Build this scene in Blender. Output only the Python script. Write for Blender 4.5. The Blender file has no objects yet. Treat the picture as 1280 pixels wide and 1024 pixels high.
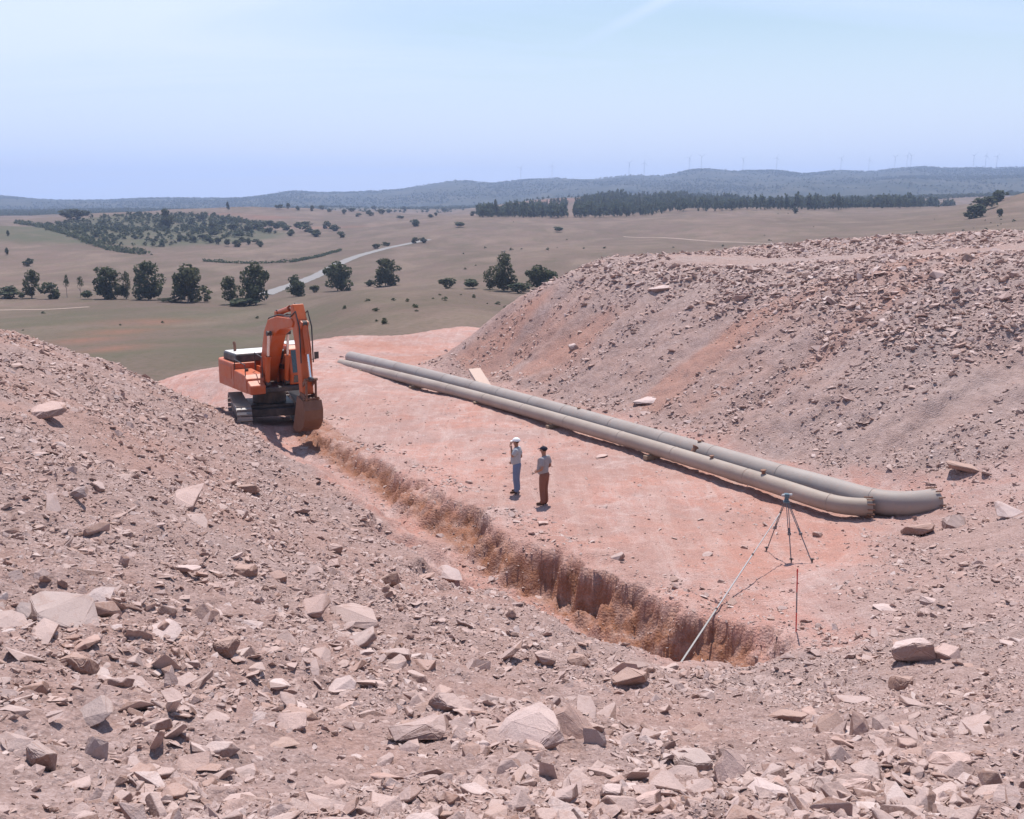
import bpy, bmesh, math, random
import numpy as np
from mathutils import Vector, Matrix, Euler

random.seed(7)
rng = np.random.default_rng(7)
S = bpy.context.scene
COL = S.collection

# ------------------------------------------------------------------ camera
CAM_Z = 9.0
PITCH = math.radians(10.6)
FPX = 1370.0
cam_d = bpy.data.cameras.new("camera")
cam_d.sensor_width = 36.0
cam_d.sensor_fit = 'HORIZONTAL'
cam_d.lens = 36.0 * FPX / 1280.0
cam_d.clip_start = 0.05
cam_d.clip_end = 40000
cam = bpy.data.objects.new("camera", cam_d)
cam.location = (0, 0, CAM_Z)
cam.rotation_euler = (math.pi / 2 - PITCH, 0, 0)
COL.objects.link(cam)
S.camera = cam

# ------------------------------------------------------------------ sun, sky, exposure
SUN_EL = math.radians(67)
SUN_AZ = math.radians(4)          # measured from +Y towards +X
SUN = Vector((math.cos(SUN_EL) * math.sin(SUN_AZ), math.cos(SUN_EL) * math.cos(SUN_AZ), math.sin(SUN_EL)))
ld = bpy.data.lights.new("sun", 'SUN')
ld.energy = 5.0
ld.angle = math.radians(0.6)
ld.color = (1.0, 0.93, 0.86)
sun = bpy.data.objects.new("sun", ld)
sun.rotation_euler = SUN.to_track_quat('Z', 'Y').to_euler()
sun.location = (0, 0, 60)
COL.objects.link(sun)

W = bpy.data.worlds.new("World")
S.world = W
W.use_nodes = True
nt = W.node_tree
nt.nodes.clear()
def wn(t, **k):
    n = nt.nodes.new(t)
    for a, b in k.items():
        setattr(n, a, b)
    return n
def math_node(tree, op, a, b=None):
    n = tree.nodes.new('ShaderNodeMath'); n.operation = op
    for i, v in enumerate((a, b)):
        if v is None: continue
        if isinstance(v, (int, float)): n.inputs[i].default_value = v
        else: tree.links.new(v, n.inputs[i])
    return n.outputs[0]
out = wn('ShaderNodeOutputWorld')
bg = wn('ShaderNodeBackground')
bg.inputs['Strength'].default_value = 0.10
sky = wn('ShaderNodeTexSky', sky_type='NISHITA', sun_disc=False)
sky.sun_elevation = SUN_EL
sky.sun_rotation = SUN_AZ
sky.altitude = 150
sky.air_density = 1.35
sky.dust_density = 0.35
sky.ozone_density = 1.2
tc = wn('ShaderNodeTexCoord')
sep = wn('ShaderNodeSeparateXYZ')
nt.links.new(tc.outputs['Generated'], sep.inputs[0])
# cirrus: noise on the plane of a high cloud layer (direction / elevation)
zc = math_node(nt, 'MAXIMUM', sep.outputs[2], 0.0)
zc = math_node(nt, 'ADD', zc, 0.16)
u = math_node(nt, 'DIVIDE', sep.outputs[0], zc)
v = math_node(nt, 'DIVIDE', sep.outputs[1], zc)
comb = wn('ShaderNodeCombineXYZ')
nt.links.new(u, comb.inputs[0]); nt.links.new(v, comb.inputs[1])
mp = wn('ShaderNodeMapping')
mp.inputs['Rotation'].default_value = (0, 0, math.radians(28))
mp.inputs['Scale'].default_value = (0.45, 1.5, 1)
mp.inputs['Location'].default_value = (0.7, 0.25, 0)
nt.links.new(comb.outputs[0], mp.inputs[0])
nz = wn('ShaderNodeTexNoise')
nz.inputs['Scale'].default_value = 0.9
nz.inputs['Detail'].default_value = 7
nz.inputs['Roughness'].default_value = 0.55
nz.inputs['Distortion'].default_value = 0.6
nt.links.new(mp.outputs[0], nz.inputs['Vector'])
cr = wn('ShaderNodeValToRGB')
cr.color_ramp.elements[0].position = 0.36; cr.color_ramp.elements[0].color = (0.06, 0.06, 0.06, 1)
cr.color_ramp.elements[1].position = 0.64; cr.color_ramp.elements[1].color = (0.76, 0.76, 0.76, 1)
nt.links.new(nz.outputs['Fac'], cr.inputs[0])
# thinner veil low in the west (right), one old contrail breaking up
tr = wn('ShaderNodeMath', operation='MULTIPLY_ADD')
nt.links.new(sep.outputs[0], tr.inputs[0]); tr.inputs[1].default_value = -1.0; tr.inputs[2].default_value = 0.0
lowm = wn('ShaderNodeMapRange'); nt.links.new(sep.outputs[2], lowm.inputs[0])      # haze whitens the lowest sky
lowm.inputs[1].default_value = 0.0; lowm.inputs[2].default_value = 0.16; lowm.inputs[3].default_value = 0.92; lowm.inputs[4].default_value = 0.0
fac = math_node(nt, 'ADD', cr.outputs[0], tr.outputs[0])
fac = math_node(nt, 'MAXIMUM', fac, lowm.outputs[0])
cn = Vector((0.9, -0.02, -0.44))
def dirpx(px, py):
    cx = (px - 640) / FPX; cy = (512 - py) / FPX
    return Vector((cx, math.cos(PITCH) + cy * math.sin(PITCH), -math.sin(PITCH) + cy * math.cos(PITCH)))
ca, cb = dirpx(830, 0).normalized(), dirpx(735, 52).normalized()
cn = ca.cross(cb).normalized()
dp = wn('ShaderNodeVectorMath', operation='DOT_PRODUCT')
nt.links.new(tc.outputs['Generated'], dp.inputs[0]); dp.inputs[1].default_value = cn
ab = math_node(nt, 'ABSOLUTE', dp.outputs['Value'])
st = wn('ShaderNodeMapRange'); st.interpolation_type = 'SMOOTHSTEP'
nt.links.new(ab, st.inputs[0])
st.inputs[1].default_value = 0.0; st.inputs[2].default_value = 0.008; st.inputs[3].default_value = 0.4; st.inputs[4].default_value = 0.0
zr = wn('ShaderNodeMapRange'); zr.interpolation_type = 'SMOOTHSTEP'
nt.links.new(sep.outputs[2], zr.inputs[0])
zr.inputs[1].default_value = 0.125; zr.inputs[2].default_value = 0.17
streak = math_node(nt, 'MULTIPLY', st.outputs[0], zr.outputs[0])
fac = math_node(nt, 'ADD', fac, streak)
vl = wn('ShaderNodeMapRange'); nt.links.new(sep.outputs[2], vl.inputs[0])      # milky veil thinned overhead, out of view, to cut ambient light and deepen shadows
vl.inputs[1].default_value = 0.2; vl.inputs[2].default_value = 0.6; vl.inputs[3].default_value = 1.0; vl.inputs[4].default_value = 0.06
fac = math_node(nt, 'MULTIPLY', fac, vl.outputs[0])
cl = wn('ShaderNodeClamp'); nt.links.new(fac, cl.inputs[0])
hs = wn('ShaderNodeMix', data_type='RGBA')
nt.links.new(cl.outputs[0], hs.inputs[0])
nt.links.new(sky.outputs[0], hs.inputs[6])
hs.inputs[7].default_value = (7.1, 8.05, 10.8, 1)
nt.links.new(hs.outputs[2], bg.inputs['Color'])
nt.links.new(bg.outputs[0], out.inputs[0])

S.view_settings.view_transform = 'Standard'
S.view_settings.look = 'None'
S.view_settings.exposure = 0.24
S.view_settings.gamma = 1.0
S.view_settings.use_curve_mapping = False
S.render.engine = 'CYCLES'
S.cycles.use_denoising = True
S.cycles.max_bounces = 6
S.cycles.diffuse_bounces = 3
S.cycles.volume_bounces = 1
S.cycles.transparent_max_bounces = 8

# ------------------------------------------------------------------ pixel rays (of the photo, 1280 x 1024)
def ray_pt(px, py, y):
    d = dirpx(px, py)
    return Vector((0, 0, CAM_Z)) + d * (y / d.y)
def at_z(px, py, z):
    d = dirpx(px, py)
    return Vector((0, 0, CAM_Z)) + d * ((z - CAM_Z) / d.z)

# ------------------------------------------------------------------ numpy noise
def _hash(ix, iy, seed):
    h = (ix.astype(np.int64) * 374761393 + iy.astype(np.int64) * 668265263 + seed * 1442695041) & 0xFFFFFFFF
    h = ((h ^ (h >> 13)) * 1274126177) & 0xFFFFFFFF
    return ((h ^ (h >> 16)) & 0xFFFFFF) / float(0xFFFFFF)
def vnoise(x, y, seed=0):
    ix = np.floor(x); iy = np.floor(y)
    fx = x - ix; fy = y - iy
    fx = fx * fx * fx * (fx * (fx * 6 - 15) + 10); fy = fy * fy * fy * (fy * (fy * 6 - 15) + 10)
    a = _hash(ix, iy, seed); b = _hash(ix + 1, iy, seed); c = _hash(ix, iy + 1, seed); d = _hash(ix + 1, iy + 1, seed)
    return (a + (b - a) * fx + (c - a) * fy + (a - b - c + d) * fx * fy) * 2 - 1
def fbm(x, y, seed=0, octv=4, gain=0.5):
    s = 0; a = 1.0; t = 0
    for o in range(octv):
        c, sn = math.cos(o * 1.1), math.sin(o * 1.1)
        s = s + a * vnoise((x * c - y * sn) * 2 ** o + 17.3 * o, (x * sn + y * c) * 2 ** o - 9.1 * o, seed + o)
        t += a; a *= gain
    return s / t
def sstep(a, b, x):
    t = np.clip((x - a) / (b - a), 0, 1)
    return t * t * (3 - 2 * t)

# ------------------------------------------------------------------ quarry ground: thin plate spline through surveyed spots
CP = []
def cz(px, py, z):
    p = at_z(px, py, z); CP.append((p.x, p.y, z))
def cd(px, py, d):
    p = ray_pt(px, py, d); CP.append((p.x, p.y, p.z))
def cw(x, y, z): CP.append((x, y, z))
# bench floor
for a in ((430, 480), (470, 505), (560, 505), (600, 560), (700, 570), (700, 640), (800, 625), (850, 715), (900, 690), (950, 765),
          (1000, 700), (1040, 690), (990, 640), (300, 512), (350, 520), (640, 600), (760, 680), (620, 520), (760, 575), (900, 625)):
    cz(a[0], a[1], 0.0)
for a in ((350, 470, -0.15), (440, 452, -0.45), (540, 455, -0.3), (250, 472, -0.3), (420, 416, -1.3), (580, 405, -1.3), (320, 440, -1.1), (219, 466, -0.8), (500, 425, -1.1)):
    cz(*a)
# beyond the rim
for a in ((-30, 62, -3.5), (-22, 68, -3.2), (-14, 90, -4.2), (-5, 98, -4.2), (2, 96, -4), (-40, 75, -6), (-20, 100, -7), (0, 110, -7), (25, 110, -5), (-25, 85, -5.5)):
    cw(*a)
# right-hand heap: foot, face, crest, plateau, berm
for a in ((560, 448, -0.3), (600, 474, -0.2), (680, 508, 0.0), (780, 540, 0.1), (900, 570, 0.2), (1000, 596, 0.25), (1080, 606, 0.35), (1150, 612, 0.45)):
    cz(*a)
for a in ((600, 402, 64), (640, 377, 63.5), (700, 345, 61.5), (745, 336, 60.5), (850, 336, 56), (960, 347, 51.5), (1100, 340, 48), (1280, 332, 44.5), (1500, 320, 41),
          (700, 430, 54.5), (800, 440, 50), (900, 450, 45.5), (1000, 470, 42), (1100, 480, 39), (1200, 490, 37), (1280, 470, 38),
          (960, 332, 58), (1100, 322, 55), (1280, 312, 51), (1280, 303, 56), (960, 324, 62), (850, 322, 66), (960, 307, 68), (1100, 297, 65), (1280, 288, 62), (1500, 270, 58)):
    cd(*a)
for a in ((3, 75, 1.5), (8, 72, 4.6), (-1, 76, -1), (10, 82, 1), (18, 82, 2.5), (30, 78, 3), (45, 72, 3), (60, 60, 4), (45, 50, 7), (50, 35, 6)):
    cw(*a)
# left-hand heap
for a in ((0, 413, 37.5), (60, 427, 40), (130, 451, 43), (200, 471, 46), (240, 492, 47), (275, 520, 46.5), (-150, 395, 36), (-400, 380, 33)):
    cd(*a)
for a in ((-20, 48, 0.5), (-26, 46, 1.0), (-18, 54, -2.2), (-35, 45, 0.5)):
    cw(*a)
for a in ((0, 850, 4.7), (0, 700, 4.5), (0, 560, 4.5), (0, 480, 4.7), (200, 600, 3.2), (200, 500, 2.5), (200, 750, 3.8), (200, 900, 4.2),
          (400, 650, 0.7), (400, 750, 2.2), (400, 900, 3.7), (300, 560, 0.75), (330, 620, 1.1), (286, 532, 0.35), (325, 548, 0.1), (360, 560, 0.0), (500, 700, 0.25), (500, 800, 1.6), (640, 900, 3.3), (640, 800, 1.2),
          (640, 740, 0.2), (400, 590, 0.3), (100, 620, 4.0), (100, 520, 3.9), (760, 800, 0.5), (860, 830, 0.1),
          (0, 1024, 5.2), (320, 1024, 5.1), (640, 1024, 5.0), (960, 1024, 4.9), (1280, 1024, 5.0),
          (900, 900, 1.7), (1000, 850, 0.55), (1100, 800, 0.9), (1100, 720, 0.45), (1280, 720, 1.05), (1280, 650, 0.95), (1280, 600, 1.1), (1180, 670, 0.6),
          (1280, 850, 2.2), (1100, 900, 2.2), (1280, 550, 1.9), (960, 850, 0.25), (-300, 800, 5), (-300, 550, 5.2), (1550, 850, 3), (1550, 700, 2.2), (1550, 560, 3.2)):
    cz(*a)
for x in (-12, -6, 0, 6, 12):
    cw(x, 0.5, 7.35)
for x in (-25, 0, 25):
    cw(x, -8, 7.3)
CP = np.array(CP, float)
def tps_fit(P, lam=0.02):
    n = len(P); xy = P[:, :2] / 20.0
    r = np.linalg.norm(xy[:, None] - xy[None], axis=2)
    K = np.where(r > 0, r * r * np.log(r + 1e-12), 0) + lam * np.eye(n)
    A = np.zeros((n + 3, n + 3)); A[:n, :n] = K
    A[:n, n] = 1; A[:n, n + 1:] = xy; A[n:, :n] = A[:n, n:].T
    b = np.zeros(n + 3); b[:n] = P[:, 2]
    return np.linalg.solve(A, b), xy
TW, TXY = tps_fit(CP)
def tps(x, y):
    x = np.asarray(x, float); y = np.asarray(y, float)
    shp = x.shape; X = x.ravel() / 20.0; Y = y.ravel() / 20.0
    z = TW[-3] + TW[-2] * X + TW[-1] * Y
    for i in range(len(TXY)):
        r2 = (X - TXY[i, 0]) ** 2 + (Y - TXY[i, 1]) ** 2 + 1e-12
        z = z + TW[i] * 0.5 * r2 * np.log(r2)
    return z.reshape(shp)

# trench: the crest of its steep right wall, as a polyline, with its depth
TR = [(396, 522, 0.35), (412, 536, 0.65), (450, 556, 0.75), (515, 592, 0.8), (565, 622, 0.8), (600, 640, 0.85), (652, 672, 0.95), (700, 690, 1.05), (760, 716, 1.12), (800, 735, 1.12), (845, 753, 1.1), (893, 766, 1.05), (930, 790, 0.9), (970, 814, 0.6)]
TRW = [(at_z(a, b, 0.0), c) for a, b, c in TR]
TX = np.array([p.x for p, c in TRW]); TY = np.array([p.y for p, c in TRW]); TD = np.array([c for p, c in TRW])
NOTCH = at_z(887, 783, -0.2)
def trench_coords(x, y):
    """signed distance to the wall crest (positive towards the trench, i.e. left), and depth there, and end fade."""
    best = np.full(x.shape, 1e9); sg = np.zeros(x.shape); dep = np.zeros(x.shape); endf = np.ones(x.shape); tt = np.zeros(x.shape)
    L = 0.0
    for i in range(len(TX) - 1):
        ax, ay, bx, by = TX[i], TY[i], TX[i + 1], TY[i + 1]
        ex, ey = bx - ax, by - ay; l2 = ex * ex + ey * ey; l = math.sqrt(l2)
        tr_ = ((x - ax) * ex + (y - ay) * ey) / l2
        t = np.clip(tr_, 0, 1)
        dx = x - ax - t * ex; dy = y - ay - t * ey
        d = np.hypot(dx, dy)
        cr_ = ex * (y - ay) - ey * (x - ax)      # >0: left of travel direction (far -> near): that is the right side seen from the camera
        over = np.zeros(x.shape)
        if i == 0: over = np.where(tr_ < 0, -tr_ * l, over)
        if i == len(TX) - 2: over = np.where(tr_ > 1, (tr_ - 1) * l, over)
        m = d < best
        best = np.where(m, d, best)
        perp = np.abs(cr_) / l
        sgn = np.where(cr_ > 0, -1.0, 1.0)
        sg = np.where(m, sgn * np.where(over > 0, perp, d), sg)
        dep = np.where(m, TD[i] + (TD[i + 1] - TD[i]) * t, dep)
        endf = np.where(m, over, endf)
        tt = np.where(m, L + t * l, tt)
        L += l
    return sg, dep, endf, tt

def H(x, y, detail=True):
    x = np.asarray(x, float); y = np.asarray(y, float)
    z = tps(x, y)
    # keep the bench itself nearly level
    s, dep, over, tt = trench_coords(x, y)
    jag = 0.34 * fbm(x * 0.8, y * 0.8, 3, 3) + 0.20 * fbm(x * 2.6, y * 2.6, 5, 3) + 0.14 * np.abs(vnoise(tt * 1.2, s * 0.8 + 2.5, 55)) + 0.10 * np.round(2 * vnoise(x * 1.7 + 5, y * 1.7, 57)) / 2
    if not detail: jag = jag * 0.0
    s2 = s + jag
    wall_w = 0.32 + 0.75 * sstep(0.0, 0.8, vnoise(x * 0.6, y * 0.6, 9)) + 0.35 * sstep(20, 4, tt)
    drop = dep * np.clip(s2 / wall_w, 0, 1) ** 0.8
    bw = wall_w + 1.15
    left = np.clip(s2 - bw, 0, None) * 0.62
    cut = -drop + left + 0.05 * vnoise(x * 2, y * 2, 12)
    cut = cut + over * 0.95
    zt = np.where(s2 > 0, np.minimum(z, z * 0.0 + np.maximum(cut, -3)), z)
    near = (over < 4) & (s2 < 9)
    zt = np.where(near, zt, z)
    z = zt
    # small sag and hummocks
    rub = rubble_mask(x, y, s2)
    if detail:
        dist = np.hypot(x, y)
        n1 = fbm(x * 0.35, y * 0.35, 21, 3)
        n2 = fbm(x * 1.4, y * 1.4, 31, 3)
        n3 = fbm(x * 5.5, y * 5.5, 41, 3)
        n4 = vnoise(x * 17, y * 17, 51)
        z = z + (0.22 * n1 + 0.13 * n2 + 0.055 * n3 + 0.012 * n4) * rub
        z = z + (0.05 * n1 + 0.045 * n2 + 0.03 * n3) * (1 - rub)
        z = z - 0.32 * np.exp(-((x + 10.9) ** 2 + (y - 47.6) ** 2) / 20.0)
        z = z - 0.25 * np.exp(-((x - NOTCH.x) ** 2 + (y - NOTCH.y) ** 2) / 0.45) * sstep(-1.3, -0.2, z)
        hf, tf = floor_dist(x, y)
        z = z + 0.20 * fbm((x * 0.86 + y * 0.51) * 0.10, (x * -0.51 + y * 0.86) * 0.85, 131, 3) * sstep(0.5, 2.0, hf) * sstep(14, 9, hf)
        # bank rubble thrown up along the crest of the cut
        z = z + 0.1 * np.exp(-((s2 + 0.5) / 0.55) ** 2) * (0.5 + n2) * (over < 1)
        # wall: bucket tooth grooves
        wl = sstep(0.0, 0.15, s2) * sstep(bw, wall_w * 0.7, s2) * (over < 0.5)
        z = z + wl * (0.22 * fbm(x * 2.4, y * 2.4, 77, 3) + 0.15 * np.round(2.5 * vnoise(tt * 2.4 + 0.8 * s2, s2 * 2.2, 78)) / 2.5 + 0.14 * n3)
    return z

FLP = [at_z(a, b, 0.0) for a, b in ((300, 372), (470, 431), (545, 455), (600, 476), (690, 504), (780, 528), (900, 562), (1000, 590), (1090, 612), (1160, 620), (1420, 640))]
def floor_dist(x, y):
    """distance to the foot of the right heap: positive on the heap side; and length along it from its far end"""
    best = np.full(x.shape, 1e9); sg = np.zeros(x.shape); tt = np.zeros(x.shape); L = -(FLP[2] - FLP[1]).length - (FLP[1] - FLP[0]).length
    for a, b in zip(FLP[:-1], FLP[1:]):
        ex, ey = b.x - a.x, b.y - a.y; l = math.hypot(ex, ey)
        t = np.clip(((x - a.x) * ex + (y - a.y) * ey) / (l * l), 0, 1)
        dx = x - a.x - t * ex; dy = y - a.y - t * ey; d = np.hypot(dx, dy); m = d < best
        best = np.where(m, d, best); sg = np.where(m, np.where(ex * (y - a.y) - ey * (x - a.x) > 0, d, -d), sg); tt = np.where(m, L + t * l, tt); L += l
    return sg, tt
HROAD = [ray_pt(*a) for a in ((900, 337, 60), (960, 332, 58.5), (1100, 322, 55.5), (1280, 312, 52), (1450, 305, 48))]
def heap_road(x, y):
    best = np.full(np.shape(x), 1e9)
    for a, b in zip(HROAD[:-1], HROAD[1:]):
        ex, ey = b.x - a.x, b.y - a.y
        t = np.clip(((x - a.x) * ex + (y - a.y) * ey) / (ex * ex + ey * ey), 0, 1)
        best = np.minimum(best, np.hypot(x - a.x - t * ex, y - a.y - t * ey))
    return sstep(3.6, 2.3, best + 0.4 * vnoise(x * 0.7, y * 0.7, 401))
def rubble_mask(x, y, s2):
    h, t = floor_dist(x, y)
    heap = sstep(-1.0, 0.1, h + 0.4 * vnoise(x * 0.7, y * 0.7, 61)) * sstep(-5, 0.5, t)
    left = sstep(2.0, 3.4, s2 + 0.6 * vnoise(x * 0.8, y * 0.8, 62))
    nearf = sstep(21.5, 19.5, y - 0.18 * (x - 6) + 0.8 * vnoise(x * 0.6, y * 0.6, 63))
    ramp = sstep(7.2, 10.5, x + 0.25 * (25 - y) + 0.8 * vnoise(x * 0.5, y * 0.5, 64)) * sstep(33, 27, y) * 0.8
    far = sstep(56, 50, y)
    m = np.maximum(np.maximum(heap, left * far), np.maximum(nearf, ramp))
    m = m * (1 - 0.85 * heap_road(x, y))
    # excavator stance and haul floor at the far end are tracked flat
    m = m * (1 - sstep(3.2, 1.8, np.hypot(x + 10.6, y - 48.0)) * 0.9)
    return m

# ------------------------------------------------------------------ small helpers
def set_props(o, label=None, cat=None, group=None, kind=None):
    if label: o['label'] = label
    if cat: o['category'] = cat
    if group: o['group'] = group
    if kind: o['kind'] = kind
    return o
def link(o, parent=None):
    COL.objects.link(o)
    if parent: o.parent = parent
    return o
def thing(name, label, cat, loc=(0, 0, 0), rz=0.0, group=None, rot=None):
    o = bpy.data.objects.new(name, None)
    o.empty_display_size = 0.3
    o.location = loc; o.rotation_euler = rot if rot else (0, 0, rz)
    link(o); return set_props(o, label, cat, group)
def np_mesh(name, V, Q, mat, smooth=False):
    V = np.asarray(V, np.float32); Q = np.asarray(Q, np.int32)
    me = bpy.data.meshes.new(name)
    n, k = Q.shape
    me.vertices.add(len(V)); me.vertices.foreach_set('co', V.ravel())
    me.loops.add(n * k); me.loops.foreach_set('vertex_index', Q.ravel())
    me.polygons.add(n)
    me.polygons.foreach_set('loop_start', np.arange(0, n * k, k, dtype=np.int32))
    if smooth: me.polygons.foreach_set('use_smooth', np.ones(n, bool))
    me.update(calc_edges=True)
    if mat: me.materials.append(mat)
    return me

class MB:
    def __init__(s): s.v = []; s.f = []
    def add(s, v, f):
        b = len(s.v); s.v += [tuple(a) for a in v]; s.f += [tuple(b + i for i in q) for q in f]; return s
    def box(s, c, d, M=None):
        x, y, z = d[0] / 2, d[1] / 2, d[2] / 2
        v = [Vector((a, b, e)) for e in (-z, z) for b in (-y, y) for a in (-x, x)]
        if M is not None: v = [M @ p for p in v]
        v = [p + Vector(c) for p in v]
        return s.add(v, [(0, 2, 3, 1), (4, 5, 7, 6), (0, 1, 5, 4), (2, 6, 7, 3), (0, 4, 6, 2), (1, 3, 7, 5)])
    def prism(s, poly, x0, x1):
        n = len(poly)
        v = [(x0, a, b) for a, b in poly] + [(x1, a, b) for a, b in poly]
        f = [tuple(range(n - 1, -1, -1)), tuple(range(n, 2 * n))] + [(i, (i + 1) % n, n + (i + 1) % n, n + i) for i in range(n)]
        return s.add(v, f)
    def cyl(s, p0, p1, r0, r1=None, n=12, cap=True):
        return s.tube([p0, p1], [r0, r0 if r1 is None else r1], n, cap)
    def tube(s, pts, r, n=10, cap=True):
        pts = [Vector(p) for p in pts]
        if not isinstance(r, (list, tuple)): r = [r] * len(pts)
        rings = []; prev = None
        for i, p in enumerate(pts):
            t = (pts[min(i + 1, len(pts) - 1)] - pts[max(i - 1, 0)]).normalized()
            if prev is None:
                a = Vector((0, 0, 1)) if abs(t.z) < 0.9 else Vector((1, 0, 0))
                prev = t.cross(a).normalized()
            n1 = (prev - t * prev.dot(t)).normalized(); n2 = t.cross(n1); prev = n1
            rings.append([p + (n1 * math.cos(2 * math.pi * k / n) + n2 * math.sin(2 * math.pi * k / n)) * r[i] for k in range(n)])
        v = [q for g in rings for q in g]
        f = [(i * n + k, i * n + (k + 1) % n, (i + 1) * n + (k + 1) % n, (i + 1) * n + k) for i in range(len(pts) - 1) for k in range(n)]
        if cap: f += [tuple(range(n - 1, -1, -1)), tuple(range((len(pts) - 1) * n, len(pts) * n))]
        return s.add(v, f)
    def build(s, name, mat, parent=None, bevel=0.0, smooth=False, seg=1):
        me = bpy.data.meshes.new(name)
        me.from_pydata(s.v, [], s.f)
        bm = bmesh.new(); bm.from_mesh(me)
        bmesh.ops.recalc_face_normals(bm, faces=bm.faces)
        if bevel: bmesh.ops.bevel(bm, geom=[e for e in bm.edges if e.calc_face_angle(0) > 0.5], offset=bevel, segments=seg, profile=0.5, affect='EDGES', clamp_overlap=True)
        if smooth:
            for f in bm.faces: f.smooth = True
            for e in bm.edges:
                if e.calc_face_angle(0) > 0.7: e.smooth = False
        bm.to_mesh(me); bm.free()
        me.materials.append(mat)
        return link(bpy.data.objects.new(name, me), parent)

# ------------------------------------------------------------------ materials
class NT:
    def __init__(s, name, rough=0.8, metal=0.0, spec=0.3):
        s.m = bpy.data.materials.new(name); s.m.use_nodes = True
        s.t = s.m.node_tree; s.b = s.t.nodes['Principled BSDF']
        s.b.inputs['Roughness'].default_value = rough; s.b.inputs['Metallic'].default_value = metal
        s.b.inputs['Specular IOR Level'].default_value = spec
    def n(s, t, **k):
        q = s.t.nodes.new(t)
        for a, b in k.items(): setattr(q, a, b)
        return q
    def l(s, a, b): s.t.links.new(a, b)
    def geo(s): return s.n('ShaderNodeNewGeometry').outputs['Position']
    def obj(s): return s.n('ShaderNodeTexCoord').outputs['Object']
    def noise(s, co, scale, detail=4, rough=0.55, dist=0.0):
        q = s.n('ShaderNodeTexNoise'); q.inputs['Scale'].default_value = scale; q.inputs['Detail'].default_value = detail
        q.inputs['Roughness'].default_value = rough; q.inputs['Distortion'].default_value = dist
        s.l(co, q.inputs['Vector']); return q.outputs['Fac']
    def ramp(s, f, stops):
        q = s.n('ShaderNodeValToRGB'); e = q.color_ramp.elements
        while len(e) < len(stops): e.new(0.5)
        for i, (p, c) in enumerate(stops):
            e[i].position = p; e[i].color = tuple(c) + (1,) if len(c) == 3 else c
        s.l(f, q.inputs[0]); return q.outputs[0]
    def rng(s, f, a, b, c, d):
        q = s.n('ShaderNodeMapRange'); s.l(f, q.inputs[0])
        for i, v in enumerate((a, b, c, d)): q.inputs[i + 1].default_value = v
        return q.outputs[0]
    def mix(s, f, a, b, blend='MIX'):
        q = s.n('ShaderNodeMix', data_type='RGBA', blend_type=blend)
        if isinstance(f, (int, float)): q.inputs[0].default_value = f
        else: s.l(f, q.inputs[0])
        for i, v in ((6, a), (7, b)):
            if isinstance(v, (tuple, list)): q.inputs[i].default_value = tuple(v) + (1,)
            else: s.l(v, q.inputs[i])
        return q.outputs[2]
    def attr(s, name, typ='GEOMETRY'):
        q = s.n('ShaderNodeAttribute'); q.attribute_name = name; q.attribute_type = typ; return q.outputs['Fac']
    def bump(s, h, strength=0.5, dist=0.05):
        q = s.n('ShaderNodeBump'); q.inputs['Strength'].default_value = strength; q.inputs['Distance'].default_value = dist
        s.l(h, q.inputs['Height']); s.l(q.outputs[0], s.b.inputs['Normal'])
    def col(s, c):
        if isinstance(c, (tuple, list)): s.b.inputs['Base Color'].default_value = tuple(c) + (1,)
        else: s.l(c, s.b.inputs['Base Color'])
        return s.m

ROCK_A = (0.415, 0.300, 0.275); ROCK_B = (0.275, 0.150, 0.105); ROCK_P = (0.56, 0.45, 0.43)
def rock_material(name, tint=None):
    q = NT(name, 0.9, spec=0.15)
    pos = q.geo()
    r = q.n('ShaderNodeObjectInfo').outputs['Random']
    base = q.ramp(r, [(0.0, (0.36, 0.265, 0.25)), (0.35, ROCK_A), (0.62, (0.46, 0.335, 0.30)), (0.75, (0.40, 0.225, 0.175)), (0.86, ROCK_B), (0.93, ROCK_P), (1.0, (0.62, 0.52, 0.50))])
    if tint: base = q.mix(0.9, base, tint)
    big = q.noise(pos, 0.35, 3)
    base = q.mix(q.rng(big, 0.35, 0.7, 0.0, 0.35), base, (0.42, 0.235, 0.19))
    # cleavage faces pale, bedding edges iron stained; lit tops and shaded flanks painted in
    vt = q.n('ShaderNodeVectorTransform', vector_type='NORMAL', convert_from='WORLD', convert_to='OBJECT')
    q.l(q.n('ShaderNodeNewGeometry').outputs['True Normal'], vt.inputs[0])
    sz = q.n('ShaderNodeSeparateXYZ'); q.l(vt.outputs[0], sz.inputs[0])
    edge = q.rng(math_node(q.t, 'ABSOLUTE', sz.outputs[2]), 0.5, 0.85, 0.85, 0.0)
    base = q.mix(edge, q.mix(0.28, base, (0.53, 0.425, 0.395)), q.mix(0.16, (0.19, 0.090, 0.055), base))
    veins = q.noise(q.obj(), 3.0, 5, 0.65, 0.8)
    base = q.mix(q.rng(veins, 0.52, 0.68, 0.0, 0.55), base, (0.30, 0.165, 0.12))
    fine = q.noise(pos, 38, 4, 0.7)
    base = q.mix(q.rng(fine, 0.3, 0.7, 0.0, 0.4), base, (0.52, 0.41, 0.385))
    dark = q.noise(pos, 90, 2, 0.6)
    base = q.mix(q.rng(dark, 0.56, 0.75, 0.0, 0.4), base, (0.17, 0.115, 0.10))
    m1 = math_node(q.t, 'ADD', math_node(q.t, 'MULTIPLY', veins, 0.6), math_node(q.t, 'MULTIPLY', fine, 0.35))
    q.bump(m1, 0.55, 0.05)
    return q.col(base)
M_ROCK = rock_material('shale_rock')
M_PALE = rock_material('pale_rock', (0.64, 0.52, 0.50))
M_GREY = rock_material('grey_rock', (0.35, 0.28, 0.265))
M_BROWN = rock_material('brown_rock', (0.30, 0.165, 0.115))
M_PINK = rock_material('pink_rock', (0.56, 0.385, 0.34))

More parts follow.
